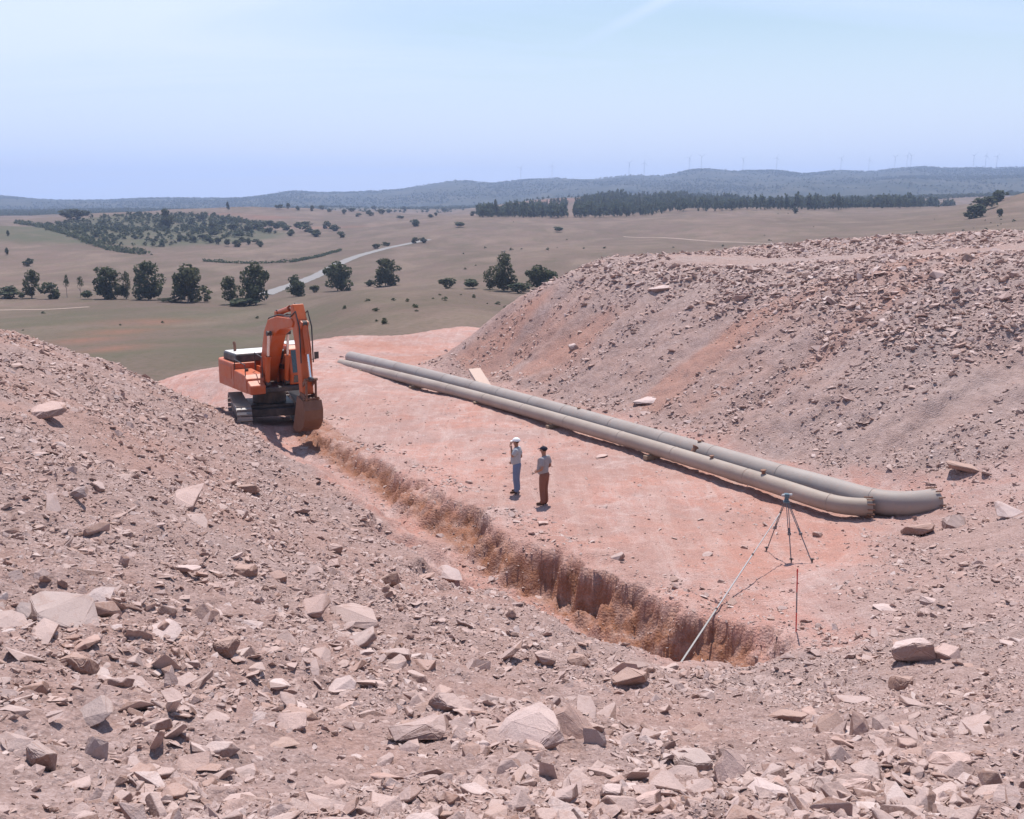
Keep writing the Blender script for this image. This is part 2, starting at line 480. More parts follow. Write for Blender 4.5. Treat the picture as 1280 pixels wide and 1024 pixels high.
def ground_material():
    q = NT('broken_ground', 0.95, spec=0.1)
    pos = q.geo()
    fl = q.attr('floor'); rust = q.attr('rust'); grey = q.attr('grey'); cutw = q.attr('cut')
    a = q.noise(pos, 0.6, 5, 0.6, 0.5); b = q.noise(pos, 4.0, 5, 0.65); c = q.noise(pos, 30, 4, 0.7)
    rub = q.ramp(b, [(0.28, (0.250, 0.175, 0.158)), (0.5, (0.355, 0.256, 0.238)), (0.72, (0.455, 0.340, 0.322))])
    rub = q.mix(q.rng(a, 0.4, 0.7, 0, 0.5), rub, (0.40, 0.235, 0.19))
    rub = q.mix(math_node(q.t, 'MULTIPLY', grey, 0.75), rub, q.ramp(b, [(0.3, (0.295, 0.238, 0.228)), (0.7, (0.44, 0.36, 0.345))]))
    flo = q.ramp(a, [(0.3, (0.46, 0.238, 0.195)), (0.5, (0.53, 0.280, 0.232)), (0.7, (0.53, 0.335, 0.298))])
    flo = q.mix(q.rng(b, 0.45, 0.75, 0, 0.6), flo, (0.43, 0.315, 0.295))
    d5 = q.noise(pos, 0.22, 4, 0.6, 1.0)
    flo = q.mix(q.rng(d5, 0.42, 0.6, 0, 0.65), flo, (0.385, 0.285, 0.27))
    flo = q.mix(q.rng(q.noise(pos, 1.1, 5, 0.7, 0.6), 0.5, 0.66, 0, 0.6), flo, (0.62, 0.47, 0.44))
    mp_ = q.n('ShaderNodeMapping'); mp_.inputs['Rotation'].default_value = (0, 0, math.radians(-27)); mp_.inputs['Scale'].default_value = (1.0, 0.10, 1); q.l(pos, mp_.inputs[0])
    trk = q.noise(mp_.outputs[0], 2.6, 4, 0.6, 0.8)
    flo = q.mix(q.rng(trk, 0.5, 0.68, 0, 0.5), flo, (0.56, 0.43, 0.40))
    flo = q.mix(q.rng(trk, 0.28, 0.44, 0.4, 0), flo, (0.36, 0.215, 0.19))
    base = q.mix(fl, rub, flo)
    base = q.mix(math_node(q.t, 'MULTIPLY', rust, q.rng(b, 0.3, 0.6, 0.35, 1.0)), base, (0.40, 0.185, 0.13))
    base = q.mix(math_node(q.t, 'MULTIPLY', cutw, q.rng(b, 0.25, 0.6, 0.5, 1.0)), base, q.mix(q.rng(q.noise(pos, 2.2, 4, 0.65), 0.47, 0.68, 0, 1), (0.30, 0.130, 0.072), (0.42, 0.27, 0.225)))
    base = q.mix(q.rng(c, 0.35, 0.62, 0.5, 0.0), base, (0.20, 0.118, 0.095))
    base = q.mix(q.rng(c, 0.58, 0.75, 0.0, 0.45), base, (0.60, 0.47, 0.44))
    vo = q.n('ShaderNodeTexVoronoi'); vo.inputs['Scale'].default_value = 16; q.l(pos, vo.inputs['Vector'])
    h = math_node(q.t, 'ADD', math_node(q.t, 'MULTIPLY', vo.outputs['Distance'], -0.6), math_node(q.t, 'MULTIPLY', c, 0.6))
    h = math_node(q.t, 'ADD', h, b)
    q.bump(h, 0.7, 0.07)
    return q.col(base)
M_GROUND = ground_material()

# ------------------------------------------------------------------ quarry ground mesh (polar sheet, finer where the camera stands)
def polar(az, d):
    return d * np.tan(az) if False else None
NR, NC = 1080, 640
az = np.concatenate([np.radians(np.linspace(-64, -27.2, 34)), np.radians(np.linspace(-27, 27, NC)), np.radians(np.linspace(27.2, 64, 34))])
rr = np.exp(np.linspace(math.log(1.3), math.log(120), NR))
A, R = np.meshgrid(az, rr)
GX, GY = R * np.sin(A), R * np.cos(A)
GZ = H(GX, GY)
# sink the outer skirt below the valley
skirt = sstep(98, 112, GY) + sstep(60, 80, np.abs(GX)) + sstep(100, 118, R)
GZ = GZ - np.clip(skirt, 0, 1) * 12
ni, nj = GX.shape
ii = np.arange(ni * nj).reshape(ni, nj)
Q = np.stack([ii[:-1, :-1], ii[:-1, 1:], ii[1:, 1:], ii[1:, :-1]], -1).reshape(-1, 4)
me = np_mesh('quarry_ground', np.stack([GX, GY, GZ], -1).reshape(-1, 3), Q, M_GROUND, smooth=True)
s_, dep_, over_, tt_ = trench_coords(GX, GY)
rubm = rubble_mask(GX, GY, s_)
hh, ht = floor_dist(GX, GY)
dz = np.gradient(GZ, axis=0) / (np.gradient(R, axis=0) + 1e-9)
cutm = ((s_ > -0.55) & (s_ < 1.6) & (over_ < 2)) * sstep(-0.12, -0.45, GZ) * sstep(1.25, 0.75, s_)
nzr = fbm(GX * 0.22, GY * 0.22, 91, 4)
streak_u = GX * 0.86 + GY * 0.51     # across the fall line of the heap
streak_v = GX * -0.51 + GY * 0.86
rust = sstep(0.0, 0.5, hh) * sstep(0.12, 0.5, fbm(streak_u * 0.10 + 3.0, streak_v * 0.42, 93, 3) + 0.55 * sstep(47, 58, GY) * sstep(8.5, 1, hh) - 0.10) * 0.6
rust = np.maximum(rust, 0.30 * sstep(0.05, 0.4, nzr) * (1 - rubm))
rust = np.maximum(rust, 0.25 * sstep(0.1, 0.45, nzr) * (GX < 0) * rubm)
grey = np.clip(sstep(4, 14, GX + 0.2 * (30 - GY)) * rubm * 0.5 + 0.3 * sstep(-0.1, 0.4, fbm(GX * 0.15, GY * 0.15, 95, 3)) * rubm, 0, 1)
hrd = heap_road(GX, GY)
grey = np.maximum(grey, 0.85 * sstep(3.2, 5.6, GZ + 0.8 * nzr) * sstep(1.0, 4.0, hh))
grey = np.maximum(grey, hrd)
flr = (1 - rubm) * (1 - hrd) * (0.75 + 0.25 * sstep(-0.4, 0.2, nzr))
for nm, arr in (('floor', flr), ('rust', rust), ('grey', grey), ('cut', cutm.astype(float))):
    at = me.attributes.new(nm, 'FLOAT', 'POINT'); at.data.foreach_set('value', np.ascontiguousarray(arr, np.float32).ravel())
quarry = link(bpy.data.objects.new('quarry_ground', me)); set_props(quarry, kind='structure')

LR0, LR1 = math.log(1.3), math.log(120)
_azr = az
def gz(x, y):
    """height of the quarry sheet (bilinear)"""
    x = np.asarray(x, float); y = np.asarray(y, float)
    r = np.hypot(x, y); a = np.arctan2(x, y)
    fi = np.clip((np.log(np.maximum(r, 1.31)) - LR0) / (LR1 - LR0) * (NR - 1), 0, NR - 1.001)
    fj = np.clip(np.interp(a, _azr, np.arange(len(_azr))), 0, len(_azr) - 1.001)
    i = fi.astype(int); j = fj.astype(int); u = fi - i; v = fj - j
    return (GZ[i, j] * (1 - u) * (1 - v) + GZ[i + 1, j] * u * (1 - v) + GZ[i, j + 1] * (1 - u) * v + GZ[i + 1, j + 1] * u * v)
def gz1(x, y): return float(gz(np.array([x]), np.array([y]))[0])
def hit(px, py, lo=3.0, hi=100.0):
    ys = np.exp(np.linspace(math.log(lo), math.log(hi), 1600))
    d = dirpx(px, py)
    k = ys / d.y
    zz = CAM_Z + d.z * k
    below = zz < gz(d.x * k, ys)
    i = int(np.argmax(below)) if below.any() else len(ys) - 1
    return Vector((d.x * k[i], ys[i], gz1(d.x * k[i], ys[i])))
def ground_normal(x, y, e=0.5):
    n = Vector((-(gz1(x + e, y) - gz1(x - e, y)) / (2 * e), -(gz1(x, y + e) - gz1(x, y - e)) / (2 * e), 1))
    return n.normalized()

# ------------------------------------------------------------------ valley terrain (profiles along bearings, kilometres out)
COLS = {
 -500: [(40, -7), (62, -6), (100, -8), (270, -14), (420, -14), (560, -6), (700, 4), (1000, 2), (1600, 5), (2600, 15), (4500, 55), (6500, 20), (9000, -10)],
 0:   [(40, -7), (55, -5.4), (75, -5.6), (100, -6.2), (150, -8.9), (220, -12), (270, -13.7), (330, -15.6), (420, -15.7), (560, -11.5), (700, -1.0), (800, -5), (1000, -5), (1400, -6), (2600, -4), (4500, 54), (6500, 20), (9000, -10)],
 150: [(40, -7), (55, -4.6), (75, -4.6), (110, -6.0), (190, -11), (265, -13.7), (320, -15.8), (400, -16), (560, -13.6), (620, -12.3), (1000, 1.8), (1150, -4), (1500, -6), (2600, -4), (4500, 43), (6500, 10), (9000, -10)],
 300: [(40, -7), (60, -4.4), (80, -4.2), (110, -5.8), (180, -10.4), (250, -14), (320, -16), (420, -15.8), (600, -13), (850, -6.6), (1180, 7.4), (1400, -2), (2000, -4), (2800, 0), (4500, 49), (6500, 10), (9000, -10)],
 370: [(40, -7), (60, -4.4), (80, -4.2), (110, -5.4), (180, -9.6), (250, -12.5), (320, -16), (420, -15.8), (600, -13), (850, -6.6), (1180, 5), (1400, -2), (2000, -2), (2800, 6), (4500, 62), (6500, 10), (9000, -10)],
 450: [(40, -7), (60, -4.6), (80, -4.4), (100, -4.4), (140, -5.0), (190, -6.4), (230, -8.1), (280, -13.5), (340, -15.8), (420, -15.7), (580, -12.3), (850, -6.6), (1200, 0.5), (1700, 0), (2800, 8), (4500, 57), (6500, 10), (9000, -10)],
 570: [(40, -7), (60, -4.6), (85, -4.6), (110, -4.2), (140, -4.4), (210, -7.0), (255, -11), (320, -13), (420, -13), (580, -11.0), (820, -4.8), (1020, 0.5), (1300, -6), (1900, 2), (2900, 20), (4500, 98), (6500, 10), (9000, -10)],
 660: [(40, -7), (60, -4.6), (85, -4.6), (110, -4.2), (200, -8.5), (260, -12), (340, -10.5), (580, -9.5), (820, -3.8), (980, -1.6), (1200, -2), (1500, 14), (2200, 8), (3000, 25), (4500, 92), (6500, 10), (9000, -10)],
 770: [(40, -7), (60, -5), (85, -4), (110, -3.6), (200, -8), (340, -8.5), (600, -8.2), (870, -3.0), (1050, 2), (1500, 22), (2200, 10), (3000, 30), (4500, 107), (6500, 20), (9000, -10)],
 870: [(40, -7), (60, -5), (85, -4), (110, -3), (200, -7), (340, -8), (500, -7.2), (900, 4.0), (1100, 4), (1500, 20), (2200, 12), (3000, 36), (4500, 134), (6500, 20), (9000, -10)],
 960: [(40, -7), (60, -5), (85, -4), (110, -3), (200, -6), (340, -6), (480, -5), (900, 5.6), (1150, 3), (1500, 15), (2200, 14), (3000, 50), (4500, 122), (6500, 30), (9000, -10)],
 1100: [(40, -7), (60, -5), (85, -4), (110, -2), (200, -5), (340, -4), (450, -2.9), (900, 4.6), (1150, 2), (1450, 14), (2200, 30), (3000, 58), (5000, 152), (6500, 40), (9000, -10)],
 1200: [(40, -7), (60, -5), (85, -4), (110, -2), (200, -3), (340, 0), (450, 1), (600, 4), (900, 6.5), (1150, 2), (1450, 16), (2200, 32), (3000, 60), (5000, 168), (6500, 40), (9000, -10)],
 1290: [(40, -7), (60, -5), (85, -4), (110, -2), (200, -2), (340, 2), (480, 5.3), (600, 17.5), (700, 14), (900, 8), (1150, 4), (1450, 20), (2200, 36), (3000, 64), (5000, 170), (6500, 40), (9000, -10)],
 1500: [(40, -7), (60, -5), (85, -4), (110, -2), (200, -1), (340, 6), (480, 14), (600, 26), (750, 22), (1150, 10), (1450, 24), (2200, 44), (3000, 70), (5000, 160), (6500, 40), (9000, -10)],
 1900: [(40, -7), (110, -2), (200, 0), (480, 14), (600, 24), (1150, 14), (2200, 44), (5000, 150), (6500, 40), (9000, -10)],
}
vpx = np.array(sorted(COLS)); vk = (vpx - 640) / FPX * math.cos(PITCH)     # x/y slope of each bearing (close to it)
NVR, NVC = 430, 520
vy = np.exp(np.linspace(math.log(40), math.log(9000), NVR))
vs = np.linspace(-1.35, 1.35, NVC) ; vs = np.sign(vs) * (np.abs(vs) ** 1.25)
prof = np.stack([np.interp(np.log(vy), np.log([a for a, b in COLS[c]]), [b for a, b in COLS[c]]) for c in vpx], 1)    # rows x cols
ker = np.exp(-0.5 * (np.arange(-6, 7) / 2.6) ** 2); ker /= ker.sum()
prof = np.stack([np.convolve(np.pad(prof[:, i], 6, mode='edge'), ker, 'valid') for i in range(prof.shape[1])], 1)
VZ = np.stack([np.interp(vs, vk, prof[i]) for i in range(NVR)], 0)
ker2 = np.exp(-0.5 * (np.arange(-8, 9) / 3.0) ** 2); ker2 /= ker2.sum()
VZ = np.stack([np.convolve(np.pad(VZ[i], 8, mode='edge'), ker2, 'valid') for i in range(NVR)], 0)
VX = vy[:, None] * vs[None, :]; VY = np.repeat(vy[:, None], NVC, 1)
def ridge(pairs, y0, wid):
    global VZ
    px_ = np.array([a for a, b in pairs], float); tg = []
    for a, b in pairs:
        d = dirpx(a, b); tg.append(d.z / d.y)
    kx = np.array([dirpx(a, b).x / dirpx(a, b).y for a, b in pairs])
    want = np.interp(vs, kx, tg) * y0 + CAM_Z
    w = np.array([0.06, 0.24, 0.4, 0.24, 0.06]); want = np.convolve(np.pad(want, 2, mode='edge'), w, 'valid')
    i0 = int(np.argmin(np.abs(vy - y0)))
    g = np.exp(-(np.log(vy / y0) / wid) ** 2)
    VZ = VZ + (want - VZ[i0])[None, :] * g[:, None]
ridge([(-400, 238), (0, 247), (80, 253), (130, 252), (180, 249), (240, 249), (300, 250), (335, 246), (365, 241), (400, 244), (450, 243), (500, 241), (545, 233), (575, 229), (612, 233), (650, 229), (690, 226.5), (740, 227), (790, 222), (828, 225), (875, 216), (920, 220), (970, 217), (1005, 219.5), (1050, 213), (1090, 215), (1130, 209.5), (1165, 209), (1190, 211), (1210, 209), (1245, 210.5), (1280, 209.5), (1700, 206)], 4700, 0.22)
ridge([(500, 262), (640, 252), (720, 243), (800, 240), (860, 236), (930, 238), (1000, 229), (1060, 232), (1130, 224), (1200, 227), (1280, 221), (1700, 218)], 3000, 0.14)
ridge([(-300, 264), (0, 264), (120, 262), (200, 262), (300, 263), (420, 259), (520, 261), (600, 262)], 2300, 0.14)
ridge_n = fbm(VX / 420.0, VY / 900.0, 121, 4)
VZ = VZ + sstep(1800, 3500, VY) * ridge_n * 5 + fbm(VX / 60, VY / 60, 122, 4) * (0.35 + 1.2 * sstep(300, 1200, VY)) + 4.5 * fbm(VX / 170, VY / 260, 124, 3) * sstep(380, 700, VY) * sstep(2200, 1200, VY) * sstep(45, 110, VY)
ii = np.arange(NVR * NVC).reshape(NVR, NVC)
Q = np.stack([ii[:-1, :-1], ii[:-1, 1:], ii[1:, 1:], ii[1:, :-1]], -1).reshape(-1, 4)
def vz(x, y):
    x = np.asarray(x, float); y = np.asarray(y, float)
    fi = np.clip((np.log(np.maximum(y, 40.01)) - math.log(40)) / (math.log(9000) - math.log(40)) * (NVR - 1), 0, NVR - 1.001)
    fj = np.clip(np.interp(x / y, vs, np.arange(NVC)), 0, NVC - 1.001)
    i = fi.astype(int); j = fj.astype(int); u = fi - i; v = fj - j
    return VZ[i, j] * (1 - u) * (1 - v) + VZ[i + 1, j] * u * (1 - v) + VZ[i, j + 1] * (1 - u) * v + VZ[i + 1, j + 1] * u * v
def vz1(x, y): return float(vz(np.array([x]), np.array([y]))[0])
_vy = np.exp(np.linspace(math.log(45), math.log(8500), 4000))
def vhit(px, py, lo=60, hi=8000):
    d = dirpx(px, py); ys = _vy[(_vy > lo) & (_vy < hi)]; k = ys / d.y
    below = CAM_Z + d.z * k < vz(d.x * k, ys)
    i = int(np.argmax(below)) if below.any() else len(ys) - 1
    x, y = d.x * k[i], ys[i]
    return Vector((x, y, vz1(x, y)))
def blob(px, py, wx, wy, lo=60, hi=8000, ang=0.0):
    c = vhit(px, py, lo, hi)
    dx, dy = VX - c.x, VY - c.y
    return np.exp(-((dx / wx) ** 2 + (dy / wy) ** 2))
vgreen = np.zeros_like(VX); vred = np.zeros_like(VX); vdark = np.zeros_like(VX)
for a in ((120, 415, 16, 22), (200, 440, 14, 16), (230, 395, 22, 30), (60, 400, 20, 30), (350, 400, 18, 20), (300, 425, 12, 16)):
    vgreen = np.maximum(vgreen, blob(*a) * 0.6)
for a in ((110, 425, 5, 9), (150, 415, 6, 10), (185, 403, 8, 10), (140, 436, 4, 7)):
    vred = np.maximum(vred, 0.5 * blob(*a))
for a in ((330, 272, 30, 30), (270, 268, 25, 25), (700, 250, 40, 60), (405, 285, 40, 12)):
    vred = np.maximum(vred, 0.5 * blob(*a, 500, 2000))
orch = sstep(0.35, 0.6, np.maximum.reduce([blob(110, 290, 75, 150, 500, 2000), blob(180, 283, 90, 170, 500, 2000), blob(240, 295, 70, 110, 500, 2000)]))
vgreen = np.maximum(vgreen, orch * 1.0)
vgreen = np.maximum(vgreen, sstep(1300, 2600, VY) * (0.8 + 0.4 * fbm(VX / 300, VY / 500, 131, 3)))

def valley_material():
    q = NT('dry_grassland', 0.95, spec=0.05)
    pos = q.geo()
    mp_ = q.n('ShaderNodeMapping'); mp_.inputs['Scale'].default_value = (1, 0.45, 1); q.l(pos, mp_.inputs[0])
    a = q.noise(mp_.outputs[0], 0.013, 6, 0.6, 0.4); b = q.noise(mp_.outputs[0], 0.11, 5, 0.65); c = q.noise(pos, 1.1, 4, 0.7); e = q.noise(mp_.outputs[0], 0.0035, 4, 0.5)
    base = q.ramp(a, [(0.3, (0.125, 0.093, 0.079)), (0.5, (0.172, 0.124, 0.106)), (0.7, (0.218, 0.157, 0.133))])
    base = q.mix(q.rng(b, 0.42, 0.66, 0, 0.75), base, (0.118, 0.103, 0.072))
    base = q.mix(q.rng(q.noise(mp_.outputs[0], 0.035, 5, 0.65, 0.7), 0.48, 0.68, 0, 0.6), base, (0.275, 0.205, 0.165))
    base = q.mix(q.rng(e, 0.45, 0.65, 0, 0.3), base, (0.22, 0.145, 0.115))
    g = q.attr('green'); r = q.attr('red')
    fa = q.attr('faraway')
    base = q.mix(q.rng(e, 0.35, 0.6, 0.35, 0.0), base, (0.115, 0.085, 0.068))
    base = q.mix(math_node(q.t, 'MULTIPLY', g, q.rng(b, 0.3, 0.6, 0.55, 1.0)), base, (0.098, 0.098, 0.065))
    base = q.mix(math_node(q.t, 'MULTIPLY', r, q.rng(b, 0.35, 0.6, 0.3, 0.95)), base, (0.30, 0.13, 0.10))
    base = q.mix(fa, base, q.mix(q.rng(a, 0.4, 0.62, 0, 1), (0.032, 0.042, 0.034), (0.072, 0.072, 0.054)))
    base = q.mix(q.rng(c, 0.48, 0.7, 0, 0.6), base, (0.085, 0.078, 0.052))
    q.bump(math_node(q.t, 'ADD', c, b), 0.5, 0.5)
    return q.col(base)
me = np_mesh('valley_ground', np.stack([VX, VY, VZ], -1).reshape(-1, 3), Q, valley_material(), smooth=True)
for nm, arr in (('green', vgreen), ('red', vred), ('faraway', sstep(1500, 2800, VY))):
    at = me.attributes.new(nm, 'FLOAT', 'POINT'); at.data.foreach_set('value', np.ascontiguousarray(np.clip(arr, 0, 1), np.float32).ravel())
valley = link(bpy.data.objects.new('valley_ground', me)); set_props(valley, kind='structure')

# haze: closed box of thin air round camera and terrain
q = bpy.data.materials.new('haze_air'); q.use_nodes = True
t_ = q.node_tree; t_.nodes.clear()
vo_ = t_.nodes.new('ShaderNodeOutputMaterial'); vp = t_.nodes.new('ShaderNodeVolumePrincipled')
vp.inputs['Color'].default_value = (0.52, 0.67, 1.0, 1); vp.inputs['Density'].default_value = 0.00016
vp.inputs['Anisotropy'].default_value = 0.2
t_.links.new(vp.outputs[0], vo_.inputs['Volume'])
o = MB().box((0, 4500, 130), (26000, 10400, 360)).build('haze', q); set_props(o, kind='stuff')

# ------------------------------------------------------------------ road and tracks in the valley
def ribbon(name, pts, width, mat, lift=0.12, fn=vz1, n=70):
    P = [vhit(*p) if len(p) == 2 else vhit(p[0], p[1], p[2], p[3]) for p in pts]
    # resample
    P2 = []
    for i in range(n):
        f = i / (n - 1) * (len(P) - 1); k = min(int(f), len(P) - 2); u_ = f - k
        p0 = P[max(k - 1, 0)]; p1 = P[k]; p2 = P[k + 1]; p3 = P[min(k + 2, len(P) - 1)]
        P2.append(0.5 * ((2 * p1) + (p2 - p0) * u_ + (2 * p0 - 5 * p1 + 4 * p2 - p3) * u_ ** 2 + (3 * p1 - p0 - 3 * p2 + p3) * u_ ** 3))
    V = []; F = []
    for i, p in enumerate(P2):
        t = (P2[min(i + 1, n - 1)] - P2[max(i - 1, 0)]); t.z = 0; t.normalize(); nn = Vector((-t.y, t.x, 0))
        w = width * (0.9 + 0.2 * random.random())
        for s in (-0.5, -0.17, 0.17, 0.5):
            r_ = p + nn * w * s; V.append((r_.x, r_.y, vz1(r_.x, r_.y) + lift * (1 if abs(s) < 0.4 else 0.3)))
        if i:
            for k in range(3): F.append((4 * i - 4 + k, 4 * i - 3 + k, 4 * i + 1 + k, 4 * i + k))
    me = bpy.data.meshes.new(name); me.from_pydata(V, [], F); me.materials.append(mat)
    for f in me.polygons: f.use_smooth = True
    o = link(bpy.data.objects.new(name, me)); return set_props(o, kind='structure')
q = NT('road_gravel', 0.9); M_ROAD = q.col(q.mix(q.noise(q.geo(), 0.3), (0.20, 0.19, 0.188), (0.26, 0.245, 0.24)))
q = NT('dirt_track', 0.95); M_TRACK = q.col(q.mix(q.noise(q.geo(), 0.3), (0.28, 0.21, 0.175), (0.34, 0.26, 0.215)))
ribbon('road', [(330, 369), (345, 363), (375, 353), (400, 343), (418, 333), (440, 323), (470, 314), (500, 307), (535, 300)], 5.0, M_ROAD, 0.25)
ribbon('dirt_track', [(-60, 388), (0, 388), (60, 387), (110, 384)], 1.8, M_TRACK, 0.1)
ribbon('dirt_track', [(780, 296), (840, 298), (920, 303), (1020, 309)], 1.8, M_TRACK, 0.12)

# ------------------------------------------------------------------ rocks
def rock_mesh(name, seed, dims, mat, n=16, rough=0.0, bev=0.03):
    r = random.Random(seed)
    pts = []
    for _ in range(n):
        # points on a superellipsoid: flat faced fragments
        u_ = r.uniform(-1, 1); a = r.uniform(0, 2 * math.pi); w = math.sqrt(1 - u_ * u_)
        p = [w * math.cos(a), w * math.sin(a), u_]
        k = (sum(abs(c) ** 5 for c in p)) ** (-1 / 5.0)
        p = [c * k * r.uniform(0.82, 1.0) for c in p]
        pts.append(p)
    tx, ty = r.uniform(-0.25, 0.25), r.uniform(-0.25, 0.25)
    bm = bmesh.new()
    for p in pts:
        s_x = 1 + 0.25 * p[1] * r.choice((-1, 1)) * 0.6
        bm.verts.new(((p[0] * s_x + tx * p[2]) * dims[0] / 2, (p[1] + ty * p[2]) * dims[1] / 2, (p[2] * (1 + 0.3 * p[0] * tx * 3)) * dims[2] / 2))
    h = bmesh.ops.convex_hull(bm, input=bm.verts)
    bmesh.ops.delete(bm, geom=[g for g in h['geom_interior'] if isinstance(g, bmesh.types.BMVert)], context='VERTS')
    bmesh.ops.dissolve_limit(bm, angle_limit=0.22, verts=bm.verts, edges=bm.edges)
    if bev:
        bmesh.ops.bevel(bm, geom=bm.edges[:], offset=bev * min(dims), segments=1, affect='EDGES', clamp_overlap=True)
    if rough:
        bmesh.ops.triangulate(bm, faces=bm.faces)
        bmesh.ops.subdivide_edges(bm, edges=bm.edges[:], cuts=2, use_grid_fill=True)
        m = min(dims)
        for v in bm.verts:
            x, y, z = v.co / m
            # bedding: step the flanks in layers, chip the faces
            k = math.sin(z * 9 + 2 * math.sin(x * 2 + seed)) * 0.35 + r.uniform(-1, 1) * 0.5 + math.sin(x * 5 + y * 4 + seed) * 0.5
            v.co += v.normal * rough * m * k
    me = bpy.data.meshes.new(name)
    bm.to_mesh(me); bm.free(); me.materials.append(mat)
    return me
TINT = {'s': M_ROCK, 'p': M_PALE, 'g': M_GREY, 'b': M_BROWN, 'k': M_PINK}
